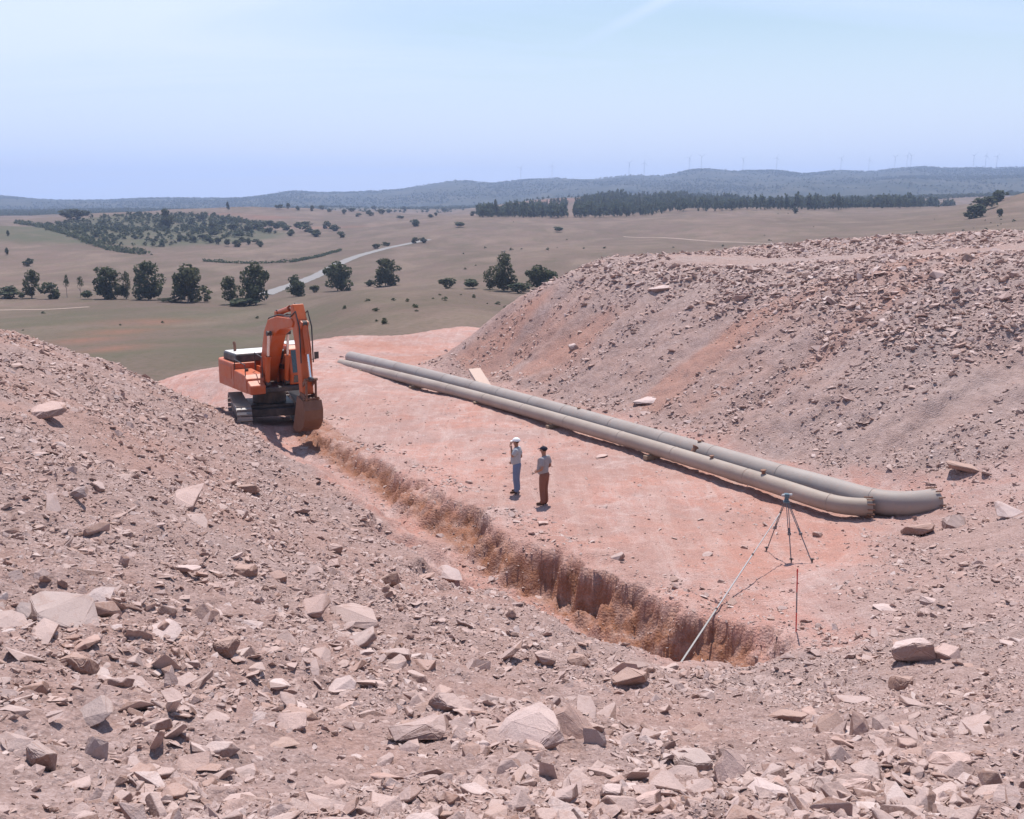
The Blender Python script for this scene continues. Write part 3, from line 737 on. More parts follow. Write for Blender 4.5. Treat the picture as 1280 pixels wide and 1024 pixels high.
# (px, py of the middle, width px, height px, kind, tint, tilt deg, label)
# kind: slab lies flat, block is chunky, lean is a slab on edge, over is a slab poking out over a hollow
BIG = [
 (84, 762, 88, 62, 'lean', 'g', 38, 'large grey angular boulder with a shaded end at the left edge of the rubble slope'),
 (98, 829, 44, 40, 'block', 'b', 40, 'tilted brown block with a pale rim below the large grey boulder'),
 (33, 766, 30, 28, 'lean', 'g', 45, 'small grey pyramid shaped rock beside the large grey boulder'),
 (206, 785, 44, 32, 'lean', 'p', 34, 'pale slab leaning on brown stones right of the large grey boulder'),
 (257, 770, 34, 26, 'lean', 'b', 55, 'dark brown wedge rock upslope of the brown block on the left slope'),
 (281, 806, 34, 27, 'block', 'b', 20, 'squat brown block lying just below the dark brown wedge'),
 (391, 757, 42, 32, 'lean', 'k', 35, 'pinkish slab tilted towards the trench at the middle of the slope'),
 (362, 902, 46, 32, 'lean', 'k', 48, 'long pink slab leaning up out of the lower rubble'),
 (355, 926, 40, 14, 'slab', 'b', 6, 'flat rusty brown stone just below the long leaning pink slab'),
 (47, 945, 48, 48, 'block', 'g', 15, 'big grey topped block with a brown front in the lower left corner'),
 (121, 886, 44, 34, 'lean', 'g', 42, 'grey wedge of shale between the brown block and the lower left corner'),
 (119, 936, 30, 30, 'lean', 'g', 68, 'upright shale plate with a dark shaded side near the lower left'),
 (424, 857, 44, 28, 'lean', 'p', 28, 'pale grey slab sloping towards the camera beside dark gaps'),
 (446, 766, 70, 36, 'lean', 's', 22, 'wide buff slab with a rusty left edge partway down to the trench'),
 (497, 818, 46, 20, 'over', 's', 8, 'flat slab casting a thin dark shadow above the overhanging slab'),
 (523, 912, 76, 36, 'over', 's', 6, 'thick flat slab overhanging a deep shadowed hollow'),
 (557, 881, 44, 32, 'block', 's', 25, 'pair sized chunky stone directly upslope of the overhanging slab'),
 (660, 910, 84, 60, 'lean', 'p', 36, 'biggest white boulder on the near rubble, tilted to the right'),
 (712, 904, 42, 46, 'lean', 's', 48, 'narrow buff slab leaning against the right of the white boulder'),
 (743, 918, 24, 34, 'lean', 'g', 74, 'upright grey plate of shale right of the white boulder'),
 (786, 846, 46, 30, 'over', 'b', 14, 'split brown block by the near end of the trench bottom'),
 (723, 826, 26, 18, 'block', 'b', 12, 'small dark brown block between the white boulder and the trench'),
 (682, 822, 28, 18, 'block', 's', 20, 'small buff block left of the small dark brown block'),
 (1141, 812, 50, 46, 'over', 'p', 24, 'white capped boulder with a brown underside right of the trench end'),
 (1125, 853, 30, 24, 'block', 'b', 10, 'rounded brown stone just below the white capped boulder'),
 (1184, 816, 36, 26, 'block', 'k', 20, 'pinkish boulder right of the white capped boulder'),
 (984, 894, 48, 18, 'over', 'b', 8, 'long flat slab with a dark front edge below the trench end'),
 (1038, 903, 36, 30, 'lean', 'b', 52, 'left one of two dark faced slabs standing side by side'),
 (1068, 910, 32, 34, 'lean', 'b', 58, 'right one of two dark faced slabs standing side by side'),
 (1102, 906, 30, 26, 'lean', 's', 50, 'small tilted slab right of the two dark faced slabs'),
 (860, 950, 48, 24, 'block', 'g', 8, 'square ended grey block at the left of the lower right rock pile'),
 (912, 962, 42, 48, 'lean', 'k', 52, 'tall pinkish slab leaning back in the lower right rock pile'),
 (957, 982, 46, 28, 'slab', 'p', 14, 'pale flat stone carrying a smaller stone in the lower right rock pile'),
 (1022, 985, 48, 36, 'block', 's', 26, 'large buff block with a dark cleft in the lower right rock pile'),
 (1072, 986, 42, 32, 'block', 'k', 18, 'pinkish block at the right end of the lower right rock pile'),
 (1186, 952, 50, 28, 'over', 'k', 14, 'broad pink slab lying alone on the lower right slope'),
 (812, 1001, 36, 30, 'block', 'k', 10, 'smooth pink stone at the bottom edge below the square ended block'),
 (765, 990, 28, 18, 'block', 'p', 6, 'small pale rounded stone alone near the bottom edge'),
 (234, 622, 50, 42, 'lean', 'k', 30, 'flat pale pink slab standing out on the left slope'),
 (53, 512, 54, 34, 'lean', 'k', 24, 'wide pink slab high on the left spoil heap'),
 (94, 616, 32, 26, 'lean', 'g', 30, 'smooth grey plate left of the flat pale pink slab'),
 (310, 611, 30, 15, 'over', 'b', 5, 'flat brown stone below the excavator on the left slope'),
 (306, 713, 28, 17, 'block', 'b', 10, 'brown stone on the left slope above the pinkish slab'),
 (229, 707, 42, 18, 'slab', 'p', 10, 'long pale slab lying level below the flat pale pink slab'),
 (154, 704, 14, 22, 'lean', 'b', 80, 'thin dark shard standing upright on the left slope'),
 (418, 686, 18, 18, 'block', 'k', 15, 'upper one of two small pink stones on the slope left of the trench'),
 (417, 705, 19, 15, 'block', 'k', 15, 'lower one of two small pink stones on the slope left of the trench'),
 (563, 717, 36, 20, 'lean', 'p', 26, 'pale slab at the foot of the slope beside the trench bottom'),
 (488, 725, 36, 24, 'over', 'b', 20, 'dark gapped lump of rock upslope of the trench bottom'),
 (810, 498, 34, 15, 'slab', 'p', 14, 'long white slab above the pipes on the right heap'),
 (717, 433, 14, 9, 'block', 'p', 10, 'bright white stone on the left part of the right heap'),
 (826, 358, 28, 13, 'slab', 'p', 12, 'pale slab near the crest at the left part of the right heap'),
 (925, 371, 22, 13, 'slab', 'k', 20, 'tilted pinkish slab just below the crest of the right heap'),
 (1262, 638, 42, 26, 'lean', 'p', 22, 'pale boulder at the right edge by the foot of the heap'),
 (1206, 586, 46, 12, 'over', 'b', 8, 'long thin brown slab above the end of the pipes'),
 (1161, 751, 22, 13, 'block', 'p', 8, 'small white block on the grey ramp right of the red rod'),
 (1104, 758, 30, 11, 'slab', 'p', 6, 'flat pale stone on the grey ramp left of the small white block'),
 (677, 652, 18, 9, 'slab', 'k', 4, 'flat pink stone on the bench at the feet of the man in the dark cap'),
 (752, 569, 17, 8, 'slab', 'k', 4, 'flat pink stone on the bench in front of the pipes'),
 (1148, 662, 40, 22, 'over', 's', 18, 'broken rock heaped against the end of the longer pipe'),
 (1195, 652, 32, 20, 'block', 'g', 22, 'grey boulder just right of the longer pipe end'),
 (1022, 668, 14, 9, 'block', 'k', 5, 'small pink stone behind the surveying tripod'),
]
placed = []
for i, (px, py, w, h, kind, tint, tilt, label) in enumerate(BIG):
    rr_ = random.Random(900 + i)
    P = hit(px, py + h * 0.28)
    m_px = math.hypot(P.y, CAM_Z - P.z) / FPX
    wm = w * m_px * 1.08; hm = h * m_px
    if kind == 'slab': d = (wm, wm * rr_.uniform(0.6, 0.8), max(hm * 0.55, wm * 0.16))
    elif kind == 'over': d = (wm, wm * rr_.uniform(0.65, 0.85), max(hm * 0.75, wm * 0.24))
    elif kind == 'block': d = (wm, wm * rr_.uniform(0.7, 0.9), hm * 1.05)
    else: d = (wm * 0.98, hm * 1.25, max(min(wm, hm) * 0.42, 0.02))
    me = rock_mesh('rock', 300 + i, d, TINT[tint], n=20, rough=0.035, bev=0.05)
    o = link(bpy.data.objects.new('rock', me))
    rz = rr_.uniform(-0.45, 0.45)
    if kind == 'lean':
        # face the sky and the camera
        rx = math.radians(tilt * rr_.choice((0.5, 0.8))); ry = math.radians(tilt * rr_.choice((-0.55, 0.55)))
        if tilt > 50: rx = math.radians(tilt); ry = math.radians(rr_.uniform(-15, 15))
    elif kind == 'over':
        rx = math.radians(-tilt * 0.8); ry = math.radians(rr_.uniform(-tilt, tilt))
    else:
        rx = math.radians(rr_.uniform(-tilt, tilt)); ry = math.radians(rr_.uniform(-tilt, tilt))
    o.rotation_euler = (rx, ry, rz)
    lift = {'slab': 0.12, 'over': 0.28, 'block': 0.14, 'lean': 0.18}[kind] * (hm if kind != 'slab' else d[2])
    o.location = (P.x, P.y, P.z + lift)
    set_props(o, label, 'rock')
    placed.append((P.x, P.y, wm))

# twelve kinds of fragment, shared by the stones of the slopes
FR = []
for i in range(14):
    r_ = random.Random(40 + i)
    dims = [(1.0, r_.uniform(0.55, 0.85), r_.uniform(0.16, 0.30)), (1.0, r_.uniform(0.6, 0.9), r_.uniform(0.35, 0.6)), (1.0, r_.uniform(0.4, 0.6), r_.uniform(0.2, 0.4))][(0, 1, 0, 2, 0, 1, 0, 2, 0, 0, 1, 0, 0, 2)[i]]
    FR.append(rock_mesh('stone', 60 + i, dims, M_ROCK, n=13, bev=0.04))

def s_density(x, y):
    s, dep, over, tt = trench_coords(x, y)
    rub = rubble_mask(x, y, s)
    h, t = floor_dist(x, y)
    z = gz(x, y)
    n = fbm(x * 0.45, y * 0.45, 201, 3)
    n2 = vnoise(x * 1.5, y * 1.5, 203)
    n3_ = fbm(x * 0.16, y * 0.16, 231, 3)
    d = rub * np.clip(0.60 + 0.75 * n + 0.35 * n2 + 0.4 * n3_, 0.10, 1.0)
    # heap: fine scree low on the face in streaks, coarse rock along the top
    su = x * 0.86 + y * 0.51; sv = x * -0.51 + y * 0.86
    strk = fbm(su * 0.08, sv * 0.9, 205, 3)
    heap = sstep(0.0, 1.0, h)
    topz = sstep(3.0, 5.0, z + 2.0 * fbm(x * 0.2, y * 0.2, 207, 3))
    dh = np.clip(0.30 + 0.95 * topz * (0.75 + 0.4 * n2 + 0.7 * n) + 1.5 * strk * (1 - topz) + 0.15 * n, 0.04, 1.0)
    d = d * (1 - heap) + dh * heap * rub
    # bench floor and trench bottom: odd stones
    bare = (1 - rub) * (0.03 + 0.12 * np.clip(n + 0.1, 0, 1)) + 0.6 * np.exp(-((h + 0.9) / 0.8) ** 2) * (t > 8) * np.clip(0.3 + n, 0, 1) + 0.55 * np.exp(-((s + 0.7) / 0.6) ** 2) * (over < 2) * np.clip(0.4 + n2, 0, 1)
    d = np.maximum(d, bare)
    d = np.maximum(d, 0.55 * np.exp(-((s - 1.25) / 0.45) ** 2) * (over < 1) * np.clip(0.5 + n2, 0, 1))
    slope_cut = (s > -0.1) & (s < 1.0) & (over < 1)
    d = np.where(slope_cut, d * 0.2 + 0.12, d)
    d = d * (1 - 0.93 * heap_road(x, y))
    return np.clip(d, 0, 1), heap * topz
CLUMPS = [(hit(a, b), r) for a, b, r in ((1010, 965, 1.7), (900, 970, 1.2), (1080, 905, 1.2), (700, 915, 1.3), (535, 890, 1.3), (60, 930, 1.6), (110, 850, 1.8), (300, 780, 2.2), (430, 770, 2.0), (1160, 820, 1.8), (980, 850, 1.5), (1240, 930, 1.6), (800, 850, 1.3), (480, 720, 2.5), (1190, 660, 3), (1100, 660, 2), (640, 840, 1.2), (60, 520, 4), (360, 900, 0.9))]
def sample(n, size_min, size_max, alpha, az_lim=29, d0=3.5, d1=78, px_min=None, seed=1, cap=0.032):
    g = np.random.default_rng(seed)
    a = np.radians(g.uniform(-az_lim, az_lim, n)); d = np.exp(g.uniform(math.log(d0), math.log(d1), n))
    x, y = d * np.sin(a), d * np.cos(a)
    u_ = g.uniform(0, 1, n)
    lo = np.maximum(size_min, (px_min or 0) * d)
    s = lo * (1 - u_ * (1 - (lo / size_max) ** alpha)) ** (-1 / alpha)
    dens, top = s_density(x, y)
    cl_ = sum(np.exp(-((x - c.x) ** 2 + (y - c.y) ** 2) / r * r ** -1) for c, r in CLUMPS)
    dens = np.where((s > 0.07) & (d < 17), dens * np.clip(0.5 + 1.4 * cl_, 0, 1.3), dens)
    s = np.where(top > 0.3, s * (1 + 0.45 * top), s)
    s = np.minimum(s, cap * d * g.uniform(0.5, 1.15, n))
    keep = g.uniform(0, 1, n) < dens
    floor_small = (dens < 0.22) & (s > 0.14) & (g.uniform(0, 1, n) < 0.8)
    keep &= ~floor_small
    return x[keep], y[keep], s[keep]

def occupied(x, y, r):
    return any((x - a) ** 2 + (y - b) ** 2 < (0.42 * c + 0.4 * r) ** 2 for a, b, c in placed) or EXCL(x, y, r)
EX_C = Vector((-10.65, 47.4, 0))
PIPE_U = [(437, 446.5), (525, 467.5), (587.5, 484), (681, 510.6), (780, 537), (878, 566.5), (977, 595)]
PIPE_L = [(425, 454), (525, 477.5), (619, 502.5), (712.5, 529), (800, 554), (878, 579), (977, 609)]
MEN = [at_z(646, 615, 0.0), at_z(680, 630, 0.0)]
_pl = [(at_z(a, b, 0.35).x, at_z(a, b, 0.35).y) for a, b in PIPE_L + [(1060, 634), (1160, 628)]]
def EXCL(x, y, r):
    if (x - EX_C.x) ** 2 + (y - EX_C.y) ** 2 < 3.2 ** 2: return True
    for m in MEN:
        if (x - m.x) ** 2 + (y - m.y) ** 2 < (0.5 + r / 2) ** 2: return True
    for (ax, ay), (bx, by) in zip(_pl[:-1], _pl[1:]):
        ex, ey = bx - ax, by - ay; t = max(0, min(1, ((x - ax) * ex + (y - ay) * ey) / (ex * ex + ey * ey)))
        if (x - ax - t * ex) ** 2 + (y - ay - t * ey) ** 2 < (0.75 + r / 2) ** 2: return True
    return False

# the 300 largest-looking loose stones: each an object, a piece of the ground it lies in
gx, gy, gs = sample(70000, 0.14, 0.75, 2.6, px_min=0.0050, d0=4.5, seed=11, az_lim=26, cap=0.043)
order = np.argsort(-(gs / np.hypot(gx, gy)) * np.random.default_rng(3).uniform(0.6, 1.0, len(gs)))
cnt = 0; firsts = []
for k in order:
    x, y, s = float(gx[k]), float(gy[k]), float(gs[k])
    if occupied(x, y, s): continue
    o = bpy.data.objects.new('stone', FR[cnt % len(FR)])
    r_ = random.Random(5000 + cnt)
    o.scale = (s, s * r_.uniform(0.8, 1.2), s * r_.uniform(0.8, 1.25))
    o.rotation_euler = (r_.gauss(0.05, 0.42), r_.gauss(0, 0.42), r_.uniform(0, 6.28))
    o.location = (x, y, gz1(x, y) + s * 0.04)
    link(o, quarry)
    if cnt < len(FR): firsts.append(o)
    placed.append((x, y, s * 0.7)); cnt += 1
    if cnt >= 300: break

# everything smaller: one scatter of the same fragments
def scatter(name, x, y, z, rot, scl, idx, sources, parent=None):
    me = bpy.data.meshes.new(name)
    me.vertices.add(len(x)); me.vertices.foreach_set('co', np.stack([x, y, z], -1).astype(np.float32).ravel())
    for nm, typ, arr in (('rot', 'FLOAT_VECTOR', rot), ('scl', 'FLOAT_VECTOR', scl)):
        at = me.attributes.new(nm, typ, 'POINT'); at.data.foreach_set('vector', np.ascontiguousarray(arr, np.float32).ravel())
    at = me.attributes.new('idx', 'INT', 'POINT'); at.data.foreach_set('value', idx.astype(np.int32))
    o = link(bpy.data.objects.new(name, me), parent)
    g = bpy.data.node_groups.new(name + '_nodes', 'GeometryNodeTree')
    g.interface.new_socket('Geometry', in_out='INPUT', socket_type='NodeSocketGeometry')
    g.interface.new_socket('Geometry', in_out='OUTPUT', socket_type='NodeSocketGeometry')
    gi = g.nodes.new('NodeGroupInput'); go = g.nodes.new('NodeGroupOutput')
    iop = g.nodes.new('GeometryNodeInstanceOnPoints'); jn = g.nodes.new('GeometryNodeJoinGeometry')
    for so in reversed(sources):
        oi = g.nodes.new('GeometryNodeObjectInfo'); oi.transform_space = 'ORIGINAL'
        oi.inputs['Object'].default_value = so; oi.inputs['As Instance'].default_value = True
        g.links.new(oi.outputs['Geometry'], jn.inputs[0])
    def na(nm, t):
        q = g.nodes.new('GeometryNodeInputNamedAttribute'); q.data_type = t; q.inputs['Name'].default_value = nm; return q.outputs['Attribute']
    er = g.nodes.new('FunctionNodeEulerToRotation')
    g.links.new(na('rot', 'FLOAT_VECTOR'), er.inputs[0])
    g.links.new(gi.outputs[0], iop.inputs['Points']); g.links.new(jn.outputs[0], iop.inputs['Instance'])
    iop.inputs['Pick Instance'].default_value = True
    g.links.new(na('idx', 'INT'), iop.inputs['Instance Index']); g.links.new(er.outputs[0], iop.inputs['Rotation'])
    g.links.new(na('scl', 'FLOAT_VECTOR'), iop.inputs['Scale']); g.links.new(iop.outputs[0], go.inputs[0])
    m = o.modifiers.new('scatter', 'NODES'); m.node_group = g
    set_props(o, kind='stuff')
    return o
parts_ = [sample(300000, 0.012, 0.10, 2.0, px_min=0.0014, seed=20, az_lim=40), sample(255000, 0.022, 0.30, 2.0, px_min=0.0025, seed=21, az_lim=40), sample(30000, 0.09, 0.50, 2.2, px_min=0.0042, seed=22, az_lim=40)]
sx = np.concatenate([p[0] for p in parts_]); sy = np.concatenate([p[1] for p in parts_]); ss = np.concatenate([p[2] for p in parts_])
# keep clear of pipes, machine, men for anything not tiny
ok = np.ones(len(sx), bool)
for (ax, ay), (bx, by) in zip(_pl[:-1], _pl[1:]):
    ex, ey = bx - ax, by - ay; t = np.clip(((sx - ax) * ex + (sy - ay) * ey) / (ex * ex + ey * ey), 0, 1)
    ok &= ~((np.hypot(sx - ax - t * ex, sy - ay - t * ey) < 0.65) & (ss > 0.16))
for m_ in MEN: ok &= ~((np.hypot(sx - m_.x, sy - m_.y) < 0.3) & (ss > 0.05))
sx, sy, ss = sx[ok], sy[ok], ss[ok]
n_ = len(sx); g_ = np.random.default_rng(5)
rot = np.stack([g_.normal(0.02, 0.36, n_), g_.normal(0, 0.36, n_), g_.uniform(0, 6.28, n_)], -1)
scl = np.stack([ss, ss * g_.uniform(0.75, 1.25, n_), ss * g_.uniform(0.75, 1.35, n_)], -1)
scatter('rubble', sx, sy, gz(sx, sy) + ss * 0.02, rot, scl, g_.integers(0, len(firsts), n_), firsts, quarry)
print('rubble instances', n_, 'stones', cnt)

# ------------------------------------------------------------------ pipes
def pipe_material(name, base, dirt):
    q = NT(name, 0.55, spec=0.35)
    pos = q.geo()
    a = q.noise(pos, 0.7, 4, 0.6); b = q.noise(pos, 7, 5, 0.7); c = q.noise(pos, 60, 2)
    k = q.mix(q.rng(a, 0.35, 0.7, 0, 0.6), base, dirt)
    k = q.mix(q.rng(b, 0.5, 0.75, 0, 0.55), k, (0.40, 0.27, 0.22))
    k = q.mix(q.rng(c, 0.55, 0.75, 0, 0.25), k, (0.22, 0.17, 0.15))
    q.b.inputs['Roughness'].default_value = 0.6
    q.bump(b, 0.25, 0.02)
    return q.col(k)
M_PIPE = pipe_material('dusty_pipe_steel', (0.335, 0.295, 0.275), (0.235, 0.190, 0.170))
M_PIPE2 = pipe_material('sandy_pipe_steel', (0.365, 0.305, 0.262), (0.245, 0.190, 0.155))
q = NT('rusty_steel', 0.8); M_RUST = q.col(q.mix(q.noise(q.geo(), 14, 5, 0.7), (0.17, 0.085, 0.06), (0.30, 0.17, 0.12)))
q = NT('dark_rust', 0.85); M_FLANGE = q.col(q.mix(q.noise(q.geo(), 14, 5, 0.7), (0.06, 0.035, 0.028), (0.15, 0.085, 0.06)))
q = NT('dark_bore', 0.9); M_BORE = q.col((0.05, 0.04, 0.035))
q = NT('grey_timber', 0.85); M_TIMBER = q.col(q.mix(q.noise(q.obj(), 9, 5, 0.7), (0.36, 0.27, 0.19), (0.25, 0.18, 0.13)))
q = NT('pale_timber', 0.85); M_PALETIMBER = q.col(q.mix(q.noise(q.obj(), 9, 5, 0.7), (0.62, 0.47, 0.40), (0.50, 0.37, 0.31)))

def spline(P, n):
    out_ = []
    for i in range(n):
        f = i / (n - 1) * (len(P) - 1); k = min(int(f), len(P) - 2); u_ = f - k
        p0 = P[max(k - 1, 0)]; p1 = P[k]; p2 = P[k + 1]; p3 = P[min(k + 2, len(P) - 1)]
        out_.append(0.5 * ((2 * p1) + (p2 - p0) * u_ + (2 * p0 - 5 * p1 + 4 * p2 - p3) * u_ ** 2 + (3 * p1 - p0 - 3 * p2 + p3) * u_ ** 3))
    return out_
def arc_resample(P, step):
    L = [0]
    for a, b in zip(P[:-1], P[1:]): L.append(L[-1] + (b - a).length)
    n = max(2, int(L[-1] / step)); o_ = []; k = 0
    for i in range(n + 1):
        t = L[-1] * i / n
        while k < len(P) - 2 and L[k + 1] < t: k += 1
        u_ = (t - L[k]) / max(L[k + 1] - L[k], 1e-6); o_.append(P[k].lerp(P[k + 1], u_))
    return o_
def make_pipe(name, label, px, R_, zc, tail, mat, seam_step):
    """straight run through the sighted points, then the elbow"""
    run = [at_z(a, b, zc + z_) for (a, b), z_ in zip(px, tail[0])]
    # least squares smooth: cubic in arc parameter
    t = np.array([(p - run[0]).length for p in run]); A_ = np.vander(t, 3)
    cx = np.linalg.lstsq(A_, np.array([p.x for p in run]), rcond=None)[0]; cy = np.linalg.lstsq(A_, np.array([p.y for p in run]), rcond=None)[0]; cz_ = np.linalg.lstsq(A_, np.array([p.z for p in run]), rcond=None)[0]
    tt_ = np.linspace(0, t[-1], 60)
    run = [Vector((np.polyval(cx, k), np.polyval(cy, k), np.polyval(cz_, k))) for k in tt_]
    elbow = spline([run[-1]] + [at_z(a, b, zc + z_) for a, b, z_ in tail[1]], 40)[1:]
    path = arc_resample(run + elbow, 0.25)
    # smooth the joint of run and elbow
    for _ in range(6):
        path = [path[0]] + [(path[i - 1] + path[i] * 2 + path[i + 1]) / 4 for i in range(1, len(path) - 1)] + [path[-1]]
    root = thing(name, label, 'pipe', path[0])
    off = path[0]
    loc = [p - off for p in path]
    b = MB(); b.tube(loc, R_, 28, cap=False)
    b.tube(loc[::-1], R_ * 0.93, 28, cap=False)
    n = len(loc)
    b.build('pipe_wall', mat, root, smooth=True)
    # inner plug far inside so that the bore reads dark but deep
    # rolled seams
    L = 0; nxt = seam_step * 0.6; k = 0
    for i in range(1, n - 1):
        L += (loc[i] - loc[i - 1]).length
        if L > nxt:
            nxt += seam_step * random.uniform(0.9, 1.1); k += 1
            d_ = (loc[i + 1] - loc[i - 1]).normalized() * 0.018
            m = MB(); m.tube([loc[i] - d_, loc[i] - d_ * 0.5, loc[i] + d_ * 0.5, loc[i] + d_], [R_ * 0.995, R_ + 0.011, R_ + 0.011, R_ * 0.995], 28, cap=False)
            m.build('weld_seam', mat, root, smooth=True)
    for e, w in ((0, 0.05), (n - 1, 0.11)):
        t_ = (loc[1] - loc[0]) if e == 0 else (loc[-1] - loc[-2]); t_.normalize()
        c = loc[e] - t_ * w * (0 if e == 0 else 1)
        m = MB()
        ex_ = 1.06 if e == 0 else 1.28
        m.tube([c, c, c + t_ * w, c + t_ * w, c], [R_ * 0.92, R_ * ex_, R_ * ex_, R_ * 0.92, R_ * 0.92], 32, cap=False)
        f = m.build('flange' if e else 'end_collar', M_FLANGE, root, smooth=False)
        if e:
            a = Vector((0, 0, 1)); n1 = t_.cross(a).normalized(); n2 = t_.cross(n1)
            for q_ in range(12):
                th = q_ * math.pi / 6; pc = c + (n1 * math.cos(th) + n2 * math.sin(th)) * R_ * 1.14
                MB().cyl(pc - t_ * 0.05, pc + t_ * (w + 0.05), 0.022, n=6).build('bolt', M_RUST, f)
    return root, path
zrun_u = [-0.95, -0.55, -0.3, -0.12, 0, 0, 0]
zrun_l = [-0.9, -0.5, -0.2, -0.05, 0, 0, 0]
pipe_u, path_u = make_pipe('steel_pipe', 'longer upper grey steel pipe with an elbow, lying against the foot of the right heap', PIPE_U, 0.37, 0.48,
          (zrun_u, [(1040, 612, 0), (1075, 622.5, 0), (1108, 630, 0), (1138, 630.5, 0), (1168, 627, 0)]), M_PIPE, 3.1)
pipe_l, path_l = make_pipe('steel_pipe', 'shorter lower sandy steel pipe with an elbow, lying nearest to the two men', PIPE_L, 0.26, 0.44,
          (zrun_l, [(1005, 618.5, 0), (1030, 627, 0), (1048, 632, -0.02), (1066, 634.5, -0.04), (1088, 634, -0.04)]), M_PIPE2, 3.4)
# small branch nozzles on the lower pipe
def branch(px, py, h, r_, parent, path, R_, side):
    tgt = at_z(px, py, 0.55)
    i = min(range(2, len(path) - 2), key=lambda k: (path[k] - tgt).length)
    t_ = (path[i + 1] - path[i - 1]).normalized(); lat = Vector((t_.y, -t_.x, 0)).normalized()
    d_ = (Vector((0, 0, 1)) * side[0] + lat * side[1]).normalized()
    o_ = path[i] - path[0]
    m = MB(); m.cyl(o_ + d_ * R_ * 0.8, o_ + d_ * (R_ + h), r_, n=14); m.cyl(o_ + d_ * (R_ + h), o_ + d_ * (R_ + h + 0.03), r_ * 1.5, n=14)
    m.build('branch_nozzle', M_RUST, parent, smooth=True)
branch(812, 577, 0.20, 0.075, pipe_l, path_l, 0.26, (0.75, -0.6))
branch(955, 598, 0.10, 0.06, pipe_l, path_l, 0.26, (1, 0.1))
branch(857, 583, 0.06, 0.05, pipe_l, path_l, 0.26, (1, 0.1))
branch(905, 560, 0.06, 0.05, pipe_u, path_u, 0.34, (1, 0.1))
branch(768, 512, 0.05, 0.05, pipe_u, path_u, 0.34, (1, 0.1))
# sleepers under the pipes
for i, f in enumerate((0.1, 0.27, 0.44, 0.6, 0.76)):
    a = path_l[int(f * len(path_l))]; b_ = path_u[min(int(f * len(path_u)), len(path_u) - 1)]
    t_ = (path_l[int(f * len(path_l)) + 1] - a).normalized(); lat = Vector((-t_.y, t_.x, 0)).normalized()
    if lat.x < 0: lat = -lat
    zg = gz1(a.x, a.y)
    m = MB(); hgt = max(0.08, a.z - 0.26 - zg + 0.03)
    c = a + lat * 0.38; 
    M = Matrix.Rotation(math.atan2(lat.y, lat.x), 3, 'Z')
    m.box((0, 0, hgt / 2), (1.5, 0.22, hgt), M)
    o = m.build('timber_sleeper', M_TIMBER, bevel=0.015); o.location = (c.x, c.y, zg - 0.02)
    set_props(o, ['weathered timber sleeper under the far ends of the two pipes', 'weathered timber sleeper second from the far ends of the two pipes', 'weathered timber sleeper midway under the two pipes', 'weathered timber sleeper under the pipes beyond the two men', 'weathered timber sleeper under the pipes nearest their elbows'][i], 'timber', 'sleepers under the steel pipes')
# pale plank leaning behind the upper pipe
a, b_ = at_z(592, 472, 0.35), at_z(612, 485, 0.25)
d_ = (b_ - a); m = MB(); M = Matrix.Rotation(math.atan2(d_.y, d_.x), 3, 'Z') @ Matrix.Rotation(0.05, 3, 'Y')
m.box((0, 0, 0), (2.6, 0.62, 0.14), M)
o = m.build('plank', M_PALETIMBER, bevel=0.01); o.location = (a + b_) / 2; o.location.z = gz1(o.location.x, o.location.y) + 0.30
o.rotation_euler = (0.25, 0.05, 0)
set_props(o, 'pale pinkish plank lying behind the longer pipe near its far end', 'plank')

# ------------------------------------------------------------------ excavator
def paint(name, c, rough=0.45, dust=0.35, dustc=(0.42, 0.29, 0.24)):
    q = NT(name, rough, spec=0.5)
    pos = q.obj()
    a = q.noise(pos, 2.2, 5, 0.65); b = q.noise(pos, 18, 4, 0.7)
    k = q.mix(q.rng(a, 0.4, 0.75, 0, dust), c, dustc)
    k = q.mix(q.rng(b, 0.58, 0.75, 0, dust * 1.2), k, tuple(x * 0.4 for x in c))
    q.bump(b, 0.15, 0.01)
    return q.col(k)
M_ORANGE = paint('orange_paint', (0.50, 0.088, 0.013), 0.42, 0.3, (0.42, 0.25, 0.17))
M_ORANGE2 = paint('dusty_orange_paint', (0.48, 0.10, 0.03), 0.5, 0.5)
M_BLACK = paint('black_paint', (0.03, 0.03, 0.032), 0.45, 0.25)
M_TRACK = paint('track_steel', (0.16, 0.13, 0.12), 0.55, 0.6, (0.36, 0.27, 0.235))
M_SHOE = paint('worn_track_shoe', (0.24, 0.22, 0.215), 0.45, 0.6, (0.36, 0.28, 0.25))
M_BUCKET = paint('rusty_bucket_steel', (0.17, 0.075, 0.042), 0.6, 0.4, (0.28, 0.15, 0.10))
M_HOSE = paint('hydraulic_hose_rubber', (0.02, 0.02, 0.02), 0.5, 0.15)
M_CHROME = NT('chromed_rod', 0.18, 1.0).col((0.75, 0.75, 0.77))
q = NT('tinted_cab_glass', 0.06, spec=0.8); M_GLASS = q.col((0.025, 0.03, 0.035)); q.b.inputs['Coat Weight'].default_value = 0.6
M_WHITE = paint('white_lamp_rim', (0.75, 0.73, 0.7), 0.4, 0.2)
q = NT('work_lamp_glass', 0.1); M_LAMP = q.col((0.7, 0.7, 0.68))

EXG = 0.02
ex = thing('excavator', 'orange tracked excavator with raised boom digging at the far end of the trench', 'excavator', (EX_C.x, EX_C.y, gz1(EX_C.x, EX_C.y) + EXG))
HUP = 0.28
def zf(z): return z if z < 1.6 else 1.6 + (z - 1.6) * 0.80
